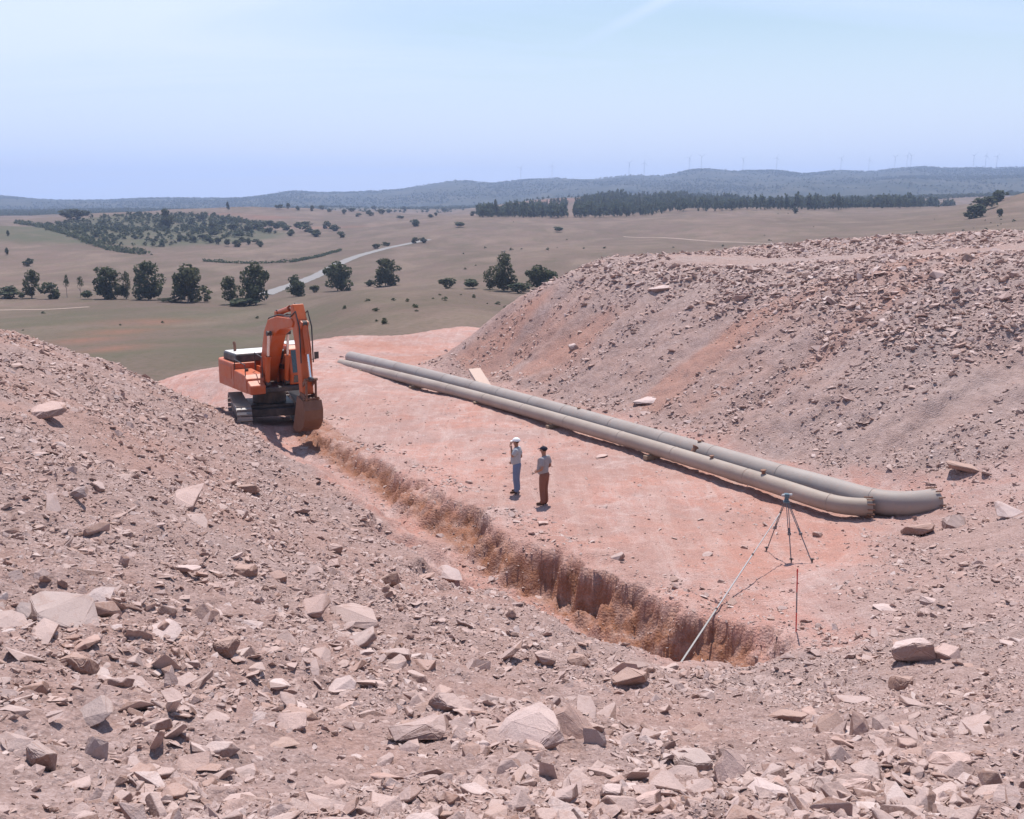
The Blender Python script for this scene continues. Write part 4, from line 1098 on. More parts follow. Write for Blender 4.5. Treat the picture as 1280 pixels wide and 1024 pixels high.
# local frame: +y is forward, +x the machine's right. Tracks and house are turned separately.
ANG_T = math.atan2(0.30, -0.954) ; 
def yaw(fx, fy): return math.atan2(-fx, fy)      # rotation that takes +y to (fx, fy)
T_YAW = yaw(0.33, -0.944); H_YAW = yaw(0.55, -0.835)
def xp(m, name, mat, yaw_, parent=None, **k):
    o = m.build(name, mat, parent or ex, **k)
    if parent is None:
        o.rotation_euler = (0, 0, yaw_)
        if yaw_ == H_YAW: o.location.z = HUP
    return o
# undercarriage
m = MB(); m.box((0, 0, 0.72), (1.9, 1.9, 0.42)); m.box((0, 1.0, 0.62), (2.1, 0.5, 0.34)); m.box((0, -1.0, 0.62), (2.1, 0.5, 0.34)); m.cyl((0, 0, 0.9), (0, 0, 1.5), 0.72, n=28)
xp(m, 'undercarriage', M_BLACK, T_YAW, bevel=0.03)
TL, TRD = 1.72, 0.52
def loop_pt(s):
    """closed track outline; s in [0,1) -> (y, z, tangent angle)"""
    per = 4 * TL + 2 * math.pi * TRD; d = s * per
    if d < 2 * TL: return (-TL + d, 2 * TRD - 0.05 * math.sin(math.pi * d / (2 * TL)), 0.0)
    d -= 2 * TL
    if d < math.pi * TRD:
        a = d / TRD; return (TL + TRD * math.sin(a), TRD + TRD * math.cos(a), -a)
    d -= math.pi * TRD
    if d < 2 * TL: return (TL - d, 0.0, math.pi)
    d -= 2 * TL; a = d / TRD
    return (-TL - TRD * math.sin(a), TRD - TRD * math.cos(a), math.pi - a)
for sx_ in (-1.3, 1.3):
    fr_ = MB(); fr_.box((sx_, 0, TRD), (0.34, 3.3, 0.42)); fr_.box((sx_, 0, 0.66), (0.42, 2.2, 0.12))
    track = xp(fr_, 'track', M_TRACK, T_YAW, bevel=0.03)
    sh = MB()
    for k in range(46):
        y_, z_, a = loop_pt(k / 46)
        M = Matrix.Rotation(a, 3, 'X')
        sh.box((sx_, y_, z_ + 0.0), (0.62, 0.185, 0.045), M)
        up = M @ Vector((0, 0.05, 0.045)); sh.box((sx_ , y_ + up.y, z_ + up.z), (0.60, 0.025, 0.05), M)
    sh.build('track_shoes', M_SHOE, track)['kind'] = 'stuff'
    for y_, nm in ((TL, 'idler_wheel'), (-TL, 'drive_sprocket')):
        w = MB(); w.cyl((sx_ - 0.16, y_, TRD), (sx_ + 0.16, y_, TRD), TRD - 0.07, n=24); w.cyl((sx_ - 0.2, y_, TRD), (sx_ + 0.2, y_, TRD), 0.15, n=12)
        w.build(nm, M_TRACK, track, bevel=0.02)
    for k in range(7):
        y_ = -1.35 + k * 0.45
        w = MB(); w.cyl((sx_ - 0.14, y_, 0.2), (sx_ + 0.14, y_, 0.2), 0.13, n=14); w.build('track_roller', M_TRACK, track)
# house
m = MB(); m.prism([(-2.2, 1.26), (1.50, 1.26), (1.50, 1.48), (-2.2, 1.48)], -1.36, 1.36); xp(m, 'house_deck', M_BLACK, H_YAW, bevel=0.03)
m = MB()
pts = []
for k in range(9):
    a = math.pi * k / 8; pts.append((-1.46 * math.cos(a), -2.25 - 0.62 * math.sin(a)))
for (x0, y0), (x1, y1) in zip(pts[:-1], pts[1:]):
    pass
n = len(pts); v = [(x, y, 1.28) for x, y in pts] + [(x, y, 2.38) for x, y in pts]
m.add(v, [tuple(range(n)), tuple(range(2 * n - 1, n - 1, -1))] + [(i, (i + 1) % n, n + (i + 1) % n, n + i) for i in range(n)])
xp(m, 'counterweight', M_ORANGE2, H_YAW, bevel=0.05, seg=2)
m = MB(); m.prism([(-2.3, 1.25), (-0.35, 1.25), (-0.35, 2.36), (-2.3, 2.36)], 0.42, 1.45); side = xp(m, 'side_housing', M_ORANGE2, H_YAW, bevel=0.05, seg=2)
m = MB(); m.prism([(-1.95, 1.65), (-0.6, 1.65), (-0.6, 2.2), (-1.95, 2.2)], 1.447, 1.47); m.build('side_door', M_ORANGE, side, bevel=0.015)
m = MB(); m.prism([(-0.33, 1.25), (1.2, 1.25), (1.2, 1.86), (0.95, 2.02), (-0.33, 2.10)], 0.62, 1.45); fuel = xp(m, 'fuel_tank', M_ORANGE2, H_YAW, bevel=0.04, seg=2)
m = MB(); m.cyl((1.05, 0.2, 2.05), (1.05, 0.2, 2.16), 0.08, n=12); m.build('filler_cap', M_BLACK, fuel)
m = MB(); m.prism([(1.22, 1.25), (1.62, 1.25), (1.62, 1.62), (1.22, 1.80)], 0.75, 1.42); xp(m, 'tool_box', M_ORANGE2, H_YAW, bevel=0.03)
m = MB(); m.prism([(-2.3, 1.48), (-0.95, 1.48), (-0.95, 2.36), (-2.3, 2.36)], -1.45, 0.40); xp(m, 'pump_housing', M_ORANGE2, H_YAW, bevel=0.04)
m = MB(); m.prism([(-2.2, 2.365), (-0.5, 2.365), (-0.58, 2.70), (-2.12, 2.70)], -1.2, 1.25); hood = xp(m, 'engine_hood', M_BLACK, H_YAW, bevel=0.05, seg=2)
m = MB(); m.prism([(-2.1, 2.70), (-0.6, 2.70), (-0.62, 2.735), (-2.08, 2.735)], -1.15, 1.2); m.build('hood_lid', M_WHITE, hood, bevel=0.01)
m = MB(); m.tube([(0.9, -1.6, 2.6), (0.9, -1.6, 3.0), (0.9, -1.68, 3.12)], 0.065, 12); xp(m, 'exhaust_pipe', M_RUST, H_YAW, smooth=True)
m = MB()
for p in ([(1.4, -0.3, 2.1), (1.4, -0.3, 2.55), (1.4, 1.0, 2.45), (1.4, 1.0, 1.95)], [(0.7, 1.15, 1.85), (0.7, 1.15, 2.75), (0.7, 0.3, 2.85), (0.7, 0.3, 2.1)]):
    m.tube(p, 0.022, 8)
xp(m, 'handrail', M_BLACK, H_YAW, smooth=True)
# cab (machine's left)
CX0, CX1 = -1.43, -0.42
prof_ = [(-0.28, 1.5), (1.42, 1.5), (1.55, 1.95), (1.34, 3.02), (1.05, 3.16), (-0.2, 3.16), (-0.28, 3.0)]
m = MB(); m.prism(prof_, CX0, CX1); cab = xp(m, 'cab', M_ORANGE, H_YAW, bevel=0.05, seg=2)
def quad_panel(pts, t, nrm):
    n_ = Vector(nrm) * t; P = [Vector(p) for p in pts]
    b = MB(); b.add([p + n_ for p in P] + [p - n_ * 0.4 for p in P], [(0, 1, 2, 3), (7, 6, 5, 4), (0, 4, 5, 1), (1, 5, 6, 2), (2, 6, 7, 3), (3, 7, 4, 0)]); return b
nf = Vector((0, 1.07, 0.21)).normalized()
quad_panel([(CX0 + 0.1, 1.523, 2.03), (CX1 - 0.1, 1.523, 2.03), (CX1 - 0.1, 1.335, 2.98), (CX0 + 0.1, 1.335, 2.98)], 0.016, nf).build('windscreen', M_GLASS, cab)
nf2 = Vector((0, 0.45, -0.13)).normalized()
quad_panel([(CX0 + 0.14, 1.44, 1.60), (CX1 - 0.14, 1.44, 1.60), (CX1 - 0.14, 1.535, 1.92), (CX0 + 0.14, 1.535, 1.92)], 0.014, nf2).build('lower_window', M_GLASS, cab)
quad_panel([(CX1, 0.0, 2.1), (CX1, 1.25, 2.1), (CX1, 1.1, 2.98), (CX1, 0.0, 2.98)], 0.014, (1, 0, 0)).build('side_window', M_GLASS, cab)
quad_panel([(CX0, 0.0, 2.1), (CX0, 1.25, 2.1), (CX0, 1.1, 2.98), (CX0, 0.0, 2.98)], 0.014, (-1, 0, 0)).build('door_window', M_GLASS, cab)
m = MB(); m.prism([(-0.15, 3.162), (1.02, 3.162), (1.0, 3.21), (-0.12, 3.21)], CX0 + 0.12, CX1 - 0.12); m.build('roof_hatch', M_WHITE, cab, bevel=0.015)
m = MB(); m.tube([(CX0 - 0.02, 1.3, 2.5), (CX0 - 0.22, 1.45, 2.55), (CX0 - 0.22, 1.45, 2.75)], 0.015, 6); m.box((CX0 - 0.22, 1.46, 2.7), (0.2, 0.03, 0.3)); m.build('mirror', M_BLACK, cab)
# boom: swept box through root, knee, tip (y, z), box section tapering
BX = 0.10
def beam(poly, x0, x1): b = MB(); b.prism(poly, x0, x1); return b
boom_poly = [(a, zf(b)) for a, b in [(0.05, 1.62), (0.42, 1.58), (1.35, 3.55), (1.75, 4.25), (2.45, 4.62), (3.85, 4.92), (3.98, 5.16), (3.80, 5.36), (2.2, 5.30), (1.2, 5.02), (0.72, 4.35), (-0.08, 1.95)]]
boom = xp(beam(boom_poly, BX - 0.30, BX + 0.30), 'boom', M_ORANGE, H_YAW, bevel=0.025)
m = MB(); m.prism([(0.0, 1.5), (0.5, 1.5), (0.35, 2.25), (-0.05, 2.25)], BX - 0.42, BX - 0.32); m.prism([(0.0, 1.5), (0.5, 1.5), (0.35, 2.25), (-0.05, 2.25)], BX + 0.32, BX + 0.42); xp(m, 'boom_bracket', M_ORANGE, H_YAW, bevel=0.02)
m = MB()
for s_x in (-0.2, 0.2):      # ribs of steel pipe along the back of the boom
    m.tube([(a, b, zf(c)) for a, b, c in [(BX + s_x, 0.0, 2.1), (BX + s_x, 0.62, 4.35), (BX + s_x, 1.12, 5.1), (BX + s_x, 2.2, 5.38), (BX + s_x, 3.6, 5.44)]], 0.03, 8)
m.build('hydraulic_hose', M_HOSE, boom, smooth=True)
def cylinder(name, a, b_, r_, parent_yaw, frac=0.6):
    a, b_ = Vector(a), Vector(b_); a.z = zf(a.z); b_.z = zf(b_.z) if b_.z > 3 else b_.z; c = a.lerp(b_, frac)
    m = MB(); m.cyl(a, c, r_, n=16); m.cyl(c - (b_ - a).normalized() * 0.08, c, r_ * 1.18, n=16)
    o = xp(m, name, M_ORANGE, parent_yaw, smooth=True)
    MB().cyl(c, b_, r_ * 0.55, n=12).build('piston_rod', M_CHROME, o, smooth=True)
    m = MB(); m.cyl(a + Vector((-0.1, 0, 0)), a + Vector((0.1, 0, 0)), r_ * 1.25, n=12); m.build('cylinder_eye', M_BLACK, o)
    m = MB(); m.cyl(b_ + Vector((-0.09, 0, 0)), b_ + Vector((0.09, 0, 0)), r_, n=12); m.build('cylinder_eye', M_BLACK, o)
    return o
cylinder('boom_cylinder', (BX - 0.43, 1.25, 1.62), (BX - 0.43, 1.62, 4.35), 0.105, H_YAW, 0.55)
cylinder('boom_cylinder', (BX + 0.43, 1.25, 1.62), (BX + 0.43, 1.62, 4.35), 0.105, H_YAW, 0.55)
cylinder('stick_cylinder', (BX, 1.75, 5.42), (BX, 3.75, 5.98), 0.11, H_YAW, 0.62)
m = MB(); m.prism([(a, zf(b)) for a, b in [(1.6, 5.1), (1.95, 5.16), (1.85, 5.5), (1.68, 5.5)]], BX - 0.16, BX - 0.10); m.prism([(a, zf(b)) for a, b in [(1.6, 5.1), (1.95, 5.16), (1.85, 5.5), (1.68, 5.5)]], BX + 0.10, BX + 0.16); m.build('cylinder_lug', M_ORANGE, boom)
# stick, hanging almost straight down from the boom tip
stick_poly = [(a, zf(b)) for a, b in [(3.62, 6.0), (3.86, 6.08), (4.18, 5.35), (4.52, 3.9), (4.60, 1.59), (4.42, 1.58), (4.26, 1.59), (3.98, 3.9), (3.70, 5.05)]]
stick = xp(beam(stick_poly, BX - 0.24, BX + 0.24), 'stick', M_ORANGE, H_YAW, bevel=0.025)
cylinder('bucket_cylinder', (BX, 4.42, 5.15), (BX, 4.90, 2.25), 0.095, H_YAW, 0.55)
m = MB(); m.prism([(a, zf(b)) for a, b in [(4.2, 5.0), (4.4, 5.3), (4.55, 5.22), (4.42, 4.85)]], BX - 0.15, BX - 0.1); m.prism([(a, zf(b)) for a, b in [(4.2, 5.0), (4.4, 5.3), (4.55, 5.22), (4.42, 4.85)]], BX + 0.1, BX + 0.15); m.build('cylinder_lug', M_ORANGE, stick)
m = MB()
for s_x in (-0.26, 0.26): m.tube([(a, b, zf(c)) for a, b, c in [(BX + s_x, 3.6, 5.4), (BX + s_x, 4.2, 5.75), (BX + s_x, 4.55, 5.0), (BX + s_x, 4.6, 3.2)]], 0.028, 8)
m.build('hydraulic_hose', M_HOSE, stick, smooth=True)
m = MB()
for s_x in (-0.2, 0.2):
    m.prism([(4.46, 2.32), (4.86, 2.62), (4.95, 2.52), (4.55, 2.2)], BX + s_x - 0.03, BX + s_x + 0.03)
    m.prism([(4.84, 2.6), (4.98, 2.55), (4.95, 1.72), (4.82, 1.72)], BX + s_x - 0.026, BX + s_x + 0.026)
m.cyl((BX - 0.28, 4.9, 2.56), (BX + 0.28, 4.9, 2.56), 0.06, n=12); m.cyl((BX - 0.34, 4.89, 1.78), (BX + 0.34, 4.89, 1.78), 0.06, n=12)
xp(m, 'bucket_link', M_BUCKET, H_YAW, bevel=0.01).location.z = HUP - 0.32
# bucket: curved shell of plate, side cheeks, teeth. Mouth turned towards the machine
BW = 0.36; shell = []
arcp = [(4.38, 1.86), (4.98, 1.72), (5.12, 1.35), (5.08, 0.95), (4.88, 0.62), (4.55, 0.42), (4.12, 0.36), (3.86, 0.42)]
b = MB(); inn = []
cxy = (4.45, 1.1)
for (y_, z_) in arcp:
    dy, dzz = cxy[0] - y_, cxy[1] - z_; l_ = math.hypot(dy, dzz); inn.append((y_ + dy / l_ * 0.05, z_ + dzz / l_ * 0.05))
n = len(arcp)
v = [(BX - BW, y_, z_) for y_, z_ in arcp] + [(BX + BW, y_, z_) for y_, z_ in arcp] + [(BX - BW, y_, z_) for y_, z_ in inn] + [(BX + BW, y_, z_) for y_, z_ in inn]
f = []
for i in range(n - 1):
    f += [(i, i + 1, n + i + 1, n + i), (2 * n + i, 3 * n + i, 3 * n + i + 1, 2 * n + i + 1), (i, 2 * n + i, 2 * n + i + 1, i + 1), (n + i, n + i + 1, 3 * n + i + 1, 3 * n + i)]
f += [(0, n, 3 * n, 2 * n), (n - 1, 3 * n - 1, 4 * n - 1, 2 * n - 1)]
b.add(v, f)
bucket = xp(b, 'bucket', M_BUCKET, H_YAW); bucket.location.z = HUP - 0.32
for s_x in (-BW - 0.02, BW + 0.02):
    b = MB(); b.prism(arcp, BX + s_x - 0.02, BX + s_x + 0.02); b.build('cheek_plate', M_BUCKET, bucket)
for k in range(5):
    x_ = BX - BW + 0.08 + k * (2 * BW - 0.16) / 4
    b = MB(); b.add([(x_ - 0.06, 3.92, 0.34), (x_ + 0.06, 3.92, 0.34), (x_ + 0.06, 3.92, 0.47), (x_ - 0.06, 3.92, 0.47), (x_ - 0.035, 3.62, 0.43), (x_ + 0.035, 3.62, 0.43)],
                    [(0, 1, 2, 3), (0, 4, 5, 1), (3, 2, 5, 4), (0, 3, 4), (1, 5, 2)]); b.build('bucket_tooth', M_BUCKET, bucket)
for s_x in (-0.25, 0.25):
    b = MB(); b.prism([(4.3, 1.72), (4.98, 1.66), (5.0, 1.85), (4.86, 1.92), (4.42, 2.02)], BX + s_x - 0.03, BX + s_x + 0.03); b.build('bucket_ear', M_BUCKET, bucket)
m = MB(); m.box((BX - 0.45, 1.15, zf(4.3)), (0.16, 0.12, 0.16)); m.cyl((BX - 0.45, 1.21, zf(4.3)), (BX - 0.45, 1.24, zf(4.3)), 0.07, n=12); m.build('work_lamp', M_WHITE, boom, bevel=0.01)

# ------------------------------------------------------------------ people
def skin_mesh(name, verts, edges, radii, levels=2, root=0):
    me = bpy.data.meshes.new(name); me.from_pydata(verts, edges, [])
    o = bpy.data.objects.new(name, me); COL.objects.link(o)
    m = o.modifiers.new('skin', 'SKIN'); m.use_smooth_shade = True
    if not me.skin_vertices: me.attributes.new if False else None
    for i, sv in enumerate(me.skin_vertices[0].data):
        r_ = radii[i]; sv.radius = r_ if isinstance(r_, tuple) else (r_, r_); sv.use_root = (i == root)
    s = o.modifiers.new('sub', 'SUBSURF'); s.levels = levels; s.render_levels = levels
    dg = bpy.context.evaluated_depsgraph_get()
    new = bpy.data.meshes.new_from_object(o.evaluated_get(dg))
    bpy.data.objects.remove(o); bpy.data.meshes.remove(me)
    new.name = name
    return new
def mesh_to_mb(me, mb): mb.add([v.co[:] for v in me.vertices], [tuple(p.vertices) for p in me.polygons])
def cloth(name, c, c2, scale=9):
    q = NT(name, 0.9, spec=0.1); a = q.noise(q.obj(), scale, 4, 0.6); q.bump(q.noise(q.obj(), 14, 3), 0.4, 0.03); return q.col(q.mix(a, c, c2))
q = NT('tanned_skin', 0.6); M_SKIN = q.col((0.36, 0.19, 0.13))
q = NT('dark_hair', 0.7); M_HAIR = q.col((0.03, 0.022, 0.018))
q = NT('eye', 0.3); M_EYE = q.col((0.05, 0.04, 0.035))
q = NT('lips', 0.5); M_LIP = q.col((0.28, 0.11, 0.09))
def person(label, loc, rz, arms, shirt, trousers, shoes, hat, hatcol, belly=0.0, scale=1.0, stance=0.11, extra=None):
    """front is +y; arms = ((elbow, wrist) right, left) in body space"""
    root = thing('person', label, 'person', loc, rz)
    root.scale = (scale,) * 3
    V = []; E = []; R_ = []
    def add(p, r_, parent=None):
        V.append(p); R_.append(r_)
        if parent is not None: E.append((parent, len(V) - 1))
        return len(V) - 1
    pel = add((0, 0, 0.95), (0.125, 0.09)); wa = add((0, belly * 0.4, 1.10), (0.115, 0.085), pel); ch = add((0, 0.0, 1.28), (0.125, 0.085), wa); up = add((0, -0.01, 1.40), (0.095, 0.065), ch)
    nk = add((0, 0.005, 1.50), 0.055, up); hb = add((0, 0.025, 1.575), (0.062, 0.075), nk); hd = add((0, 0.03, 1.66), (0.077, 0.096), hb); ht_ = add((0, 0.02, 1.725), (0.055, 0.07), hd)
    fing = MB()
    for sd, (el, wr, curl) in zip((1, -1), arms):
        sh_ = add((sd * 0.175, -0.01, 1.40), 0.045, up); e_ = add(el, 0.044, sh_); w_ = add(wr, 0.029, e_)
        d_ = (Vector(wr) - Vector(el)).normalized(); pm = Vector(wr) + d_ * 0.07
        p_ = add(tuple(pm), (0.036, 0.02), w_)
        side_ = d_.cross(Vector(curl)).normalized(); cd_ = Vector(curl).normalized()
        for k, ln in enumerate((0.070, 0.080, 0.076, 0.060)):
            b0 = pm + d_ * 0.02 + side_ * (0.030 - 0.02 * k)
            p1 = b0 + d_ * ln * 0.5; p2 = p1 + (d_ * 0.7 + cd_ * 0.7) * ln * 0.35; p3 = p2 + (d_ * 0.3 + cd_) * ln * 0.25
            fing.tube([b0, p1, p2, p3], [0.0095, 0.009, 0.008, 0.006], 6)
        b0 = Vector(wr) + d_ * 0.025 + side_ * 0.03
        fing.tube([b0, b0 + (side_ * 0.7 + d_ * 0.5) * 0.04, b0 + (side_ * 0.5 + d_ * 0.9 + cd_ * 0.4) * 0.07], [0.012, 0.011, 0.008], 6)
    for sd in (1, -1):
        hp = add((sd * 0.095, 0, 0.86), 0.075, pel); kn = add((sd * stance, 0.02, 0.49), 0.055, hp); an = add((sd * (stance + 0.01), -0.02, 0.09), 0.042, kn); to = add((sd * (stance + 0.03), 0.13, 0.035), 0.036, an)
    body_me = skin_mesh('body', V, E, R_, 2)
    mb = MB(); mesh_to_mb(body_me, mb); mb.add(fing.v, fing.f)
    # nose, ears, brow
    mb.tube([(0, 0.115, 1.675), (0, 0.148, 1.638), (0, 0.118, 1.625)], [0.010, 0.017, 0.012], 8)
    for sd in (1, -1): mb.tube([(sd * 0.078, 0.015, 1.675), (sd * 0.090, 0.01, 1.655), (sd * 0.080, 0.02, 1.625)], [0.012, 0.018, 0.009], 6)
    body = mb.build('body', M_SKIN, root, smooth=True)
    for sd in (1, -1): MB().tube([(sd * 0.030, 0.104, 1.667), (sd * 0.030, 0.1215, 1.667)], [0.011, 0.006], 8).build('eye', M_EYE, root)
    MB().tube([(-0.024, 0.105, 1.598), (0, 0.118, 1.597), (0.024, 0.105, 1.598)], 0.006, 6).build('mouth', M_LIP, root)
    # shirt
    V = []; E = []; R_ = []
    a = add((0, 0.0, 0.90), (0.19, 0.15)); b_ = add((0, belly, 1.08), (0.20, 0.16 + belly * 0.6), a); c_ = add((0, belly * 0.4, 1.28), (0.215, 0.16), b_); d2 = add((0, -0.01, 1.425), (0.175, 0.125), c_); add((0, 0.0, 1.50), 0.085, d2)
    for sd, (el, wr, curl) in zip((1, -1), arms):
        s1 = add((sd * 0.20, -0.01, 1.42), 0.090, d2); mid = Vector((sd * 0.19, -0.01, 1.42)).lerp(Vector(el), 0.78); add(tuple(mid), 0.080, s1)
    me_ = skin_mesh('shirt', V, E, R_, 2); me_.materials.clear(); me_.materials.append(shirt); link(bpy.data.objects.new('shirt', me_), root)
    # trousers
    V = []; E = []; R_ = []
    a = add((0, 0.0, 1.06), (0.175, 0.14)); b_ = add((0, -0.01, 0.93), (0.19, 0.155), a)
    for sd in (1, -1):
        h_ = add((sd * 0.095, 0, 0.83), 0.120, b_); k_ = add((sd * stance, 0.02, 0.49), 0.096, h_); n_1 = add((sd * (stance + 0.01), -0.015, 0.16), 0.082, k_); add((sd * (stance + 0.01), -0.01, 0.04), 0.086, n_1)
    me_ = skin_mesh('trousers', V, E, R_, 2); me_.materials.clear(); me_.materials.append(trousers); link(bpy.data.objects.new('trousers', me_), root)
    for sd in (1, -1):
        me_ = skin_mesh('shoe', [(sd * (stance + 0.01), -0.06, 0.055), (sd * (stance + 0.018), 0.03, 0.06), (sd * (stance + 0.032), 0.15, 0.042), (sd * (stance + 0.04), 0.20, 0.036)], [(0, 1), (1, 2), (2, 3)], [0.046, 0.052, 0.046, 0.034], 2)
        me_.materials.clear(); me_.materials.append(shoes); link(bpy.data.objects.new('shoe', me_), root)
    # hair cap and hat
    me_ = skin_mesh('hair', [(0, -0.02, 1.63), (0, -0.005, 1.69), (0, 0.01, 1.735)], [(0, 1), (1, 2)], [(0.080, 0.078), (0.084, 0.09), (0.06, 0.07)], 2)
    me_.materials.clear(); me_.materials.append(M_HAIR); link(bpy.data.objects.new('hair', me_), root)
    m = MB(); rings = []
    for k in range(7):
        a = k / 6 * math.pi / 2; rings.append((math.cos(a), math.sin(a)))
    nn_ = 20; v = []; f = []
    if hat == 'hard_hat': rx, ry, hz_, z0 = 0.112, 0.135, 0.115, 1.70
    else: rx, ry, hz_, z0 = 0.102, 0.122, 0.085, 1.70
    for c_, s_1 in rings:
        for q_ in range(nn_):
            th = 2 * math.pi * q_ / nn_; v.append((rx * max(c_, 0.02) * math.cos(th), 0.015 + ry * max(c_, 0.02) * math.sin(th), z0 + hz_ * s_1))
    for k in range(6):
        for q_ in range(nn_): f.append((k * nn_ + q_, k * nn_ + (q_ + 1) % nn_, (k + 1) * nn_ + (q_ + 1) % nn_, (k + 1) * nn_ + q_))
    f.append(tuple(range(6 * nn_, 7 * nn_))); f.append(tuple(range(nn_ - 1, -1, -1)))
    m.add(v, f); h_o = m.build(hat, hatcol, root, smooth=True)
    m = MB()
    m.add([(-0.085, 0.10, z0 + 0.012), (0.085, 0.10, z0 + 0.012), (0.06, 0.205, z0 - 0.008), (-0.06, 0.205, z0 - 0.008), (-0.085, 0.10, z0), (0.085, 0.10, z0), (0.06, 0.205, z0 - 0.016), (-0.06, 0.205, z0 - 0.016)],
          [(0, 1, 2, 3), (7, 6, 5, 4), (0, 4, 5, 1), (1, 5, 6, 2), (2, 6, 7, 3), (3, 7, 4, 0)])
    m.build('peak', hatcol, h_o)
    if extra: extra(root)
    return root
M_TSHIRT = cloth('pale_blue_grey_cotton', (0.44, 0.46, 0.48), (0.36, 0.38, 0.41))
M_SHIRT2 = cloth('grey_cotton', (0.36, 0.34, 0.35), (0.28, 0.265, 0.28))
M_JEANS = cloth('blue_denim', (0.20, 0.25, 0.37), (0.13, 0.17, 0.27))
M_TROUS = cloth('red_brown_cotton', (0.27, 0.125, 0.088), (0.20, 0.09, 0.066))
M_BOOT = cloth('brown_leather', (0.09, 0.05, 0.035), (0.06, 0.035, 0.03))
M_HATW = NT('white_plastic', 0.35, spec=0.5).col((0.82, 0.82, 0.82))
M_CAP = cloth('dark_navy_cotton', (0.018, 0.018, 0.03), (0.03, 0.03, 0.045))
M_PHONE = NT('black_plastic', 0.4).col((0.02, 0.02, 0.02))
def onpt(v): return (v.x, v.y, gz1(v.x, v.y) + 0.0)
def phone(root):
    m = MB(); m.box((-0.115, 0.075, 1.605), (0.018, 0.045, 0.11), Matrix.Rotation(0.3, 3, 'X')); m.build('mobile_phone', M_PHONE, root, bevel=0.004)
# facing left of the picture (+y of the body turned towards -x, a little away)
person('man in white hard hat and blue jeans standing with one hand at his mouth', onpt(MEN[0]), math.radians(78),
       (((0.26, -0.10, 1.14), (0.10, 0.12, 1.02), (-1, 0.2, 0)), ((-0.25, 0.10, 1.22), (-0.10, 0.16, 1.50), (0.6, 0.0, 0.6))),
       M_TSHIRT, M_JEANS, M_BOOT, 'hard_hat', M_HATW, belly=0.05, scale=1.0, stance=0.10)
person('man in dark cap, grey shirt and red brown trousers standing near the trench', onpt(MEN[1]), math.radians(62),
       (((0.27, -0.08, 1.15), (0.13, 0.17, 1.05), (-1, 0.1, 0)), ((-0.27, -0.06, 1.15), (-0.12, 0.18, 1.03), (1, 0.1, 0))),
       M_SHIRT2, M_TROUS, M_BOOT, 'cap', M_CAP, belly=0.07, scale=1.03, stance=0.085)

# ------------------------------------------------------------------ survey gear
q = NT('galvanised_leg', 0.5, 0.3); M_LEG = q.col((0.17, 0.17, 0.19))
q = NT('instrument_paint', 0.4); M_INSTR = q.col((0.10, 0.16, 0.20))
q = NT('instrument_grey', 0.4); M_INSTR2 = q.col((0.45, 0.46, 0.47))
q = NT('pale_staff', 0.6); M_STAFF = q.col((0.30, 0.29, 0.285))
q = NT('red_enamel', 0.45); M_RED = q.col((0.60, 0.05, 0.05))
hd_ = ray_pt(983, 627, 27.3)
feet = [at_z(1015, 707, 0), at_z(989, 704, 0), at_z(958, 688, 0)]
feet = [Vector((p.x, p.y, gz1(p.x, p.y))) for p in feet]
tri = thing('survey_tripod', 'surveying tripod with a level instrument on top, standing on the bench near the pipe ends', 'tripod', (hd_.x, hd_.y, feet[0].z))
o0 = Vector(tri.location)
m = MB(); m.cyl(hd_ - o0 + Vector((0, 0, -0.03)), hd_ - o0 + Vector((0, 0, 0.02)), 0.085, n=18); m.build('tripod_head', M_INSTR, tri, bevel=0.006)
for p in feet:
    a = hd_ - o0 - Vector((0, 0, 0.02)); b_ = p - o0; d_ = (b_ - a); a = a + Vector((d_.x, d_.y, 0)).normalized() * 0.06; mid = a.lerp(b_, 0.52)
    sd_ = Vector((-d_.y, d_.x, 0)).normalized() * 0.024
    m = MB(); m.cyl(a + sd_, mid + sd_, 0.011, n=8); m.cyl(a - sd_, mid - sd_, 0.011, n=8); m.box(mid, (0.08, 0.05, 0.07)); m.cyl(a.lerp(b_, 0.42), b_, 0.014, n=8)
    leg = m.build('leg', M_LEG, tri)
    m = MB(); m.cyl(b_ + Vector((0, 0, 0.12)), b_ - Vector((0, 0, 0.04)), 0.028, 0.008, n=8); m.box(b_ + Vector((0, 0, 0.10)), (0.10, 0.05, 0.02)); m.build('spiked_foot', M_BLACK, leg)
c = hd_ - o0 + Vector((0, 0, 0.02))
m = MB(); m.cyl(c, c + Vector((0, 0, 0.05)), 0.06, n=16); m.cyl(c + Vector((0, 0, 0.05)), c + Vector((0, 0, 0.09)), 0.05, n=16); m.box(c + Vector((0, 0, 0.14)), (0.12, 0.13, 0.10)); lv = m.build('level_instrument', M_INSTR, tri, bevel=0.008)
m = MB(); m.cyl(c + Vector((-0.13, -0.03, 0.15)), c + Vector((0.14, 0.03, 0.15)), 0.036, n=14); m.build('telescope', M_INSTR2, lv, smooth=True)
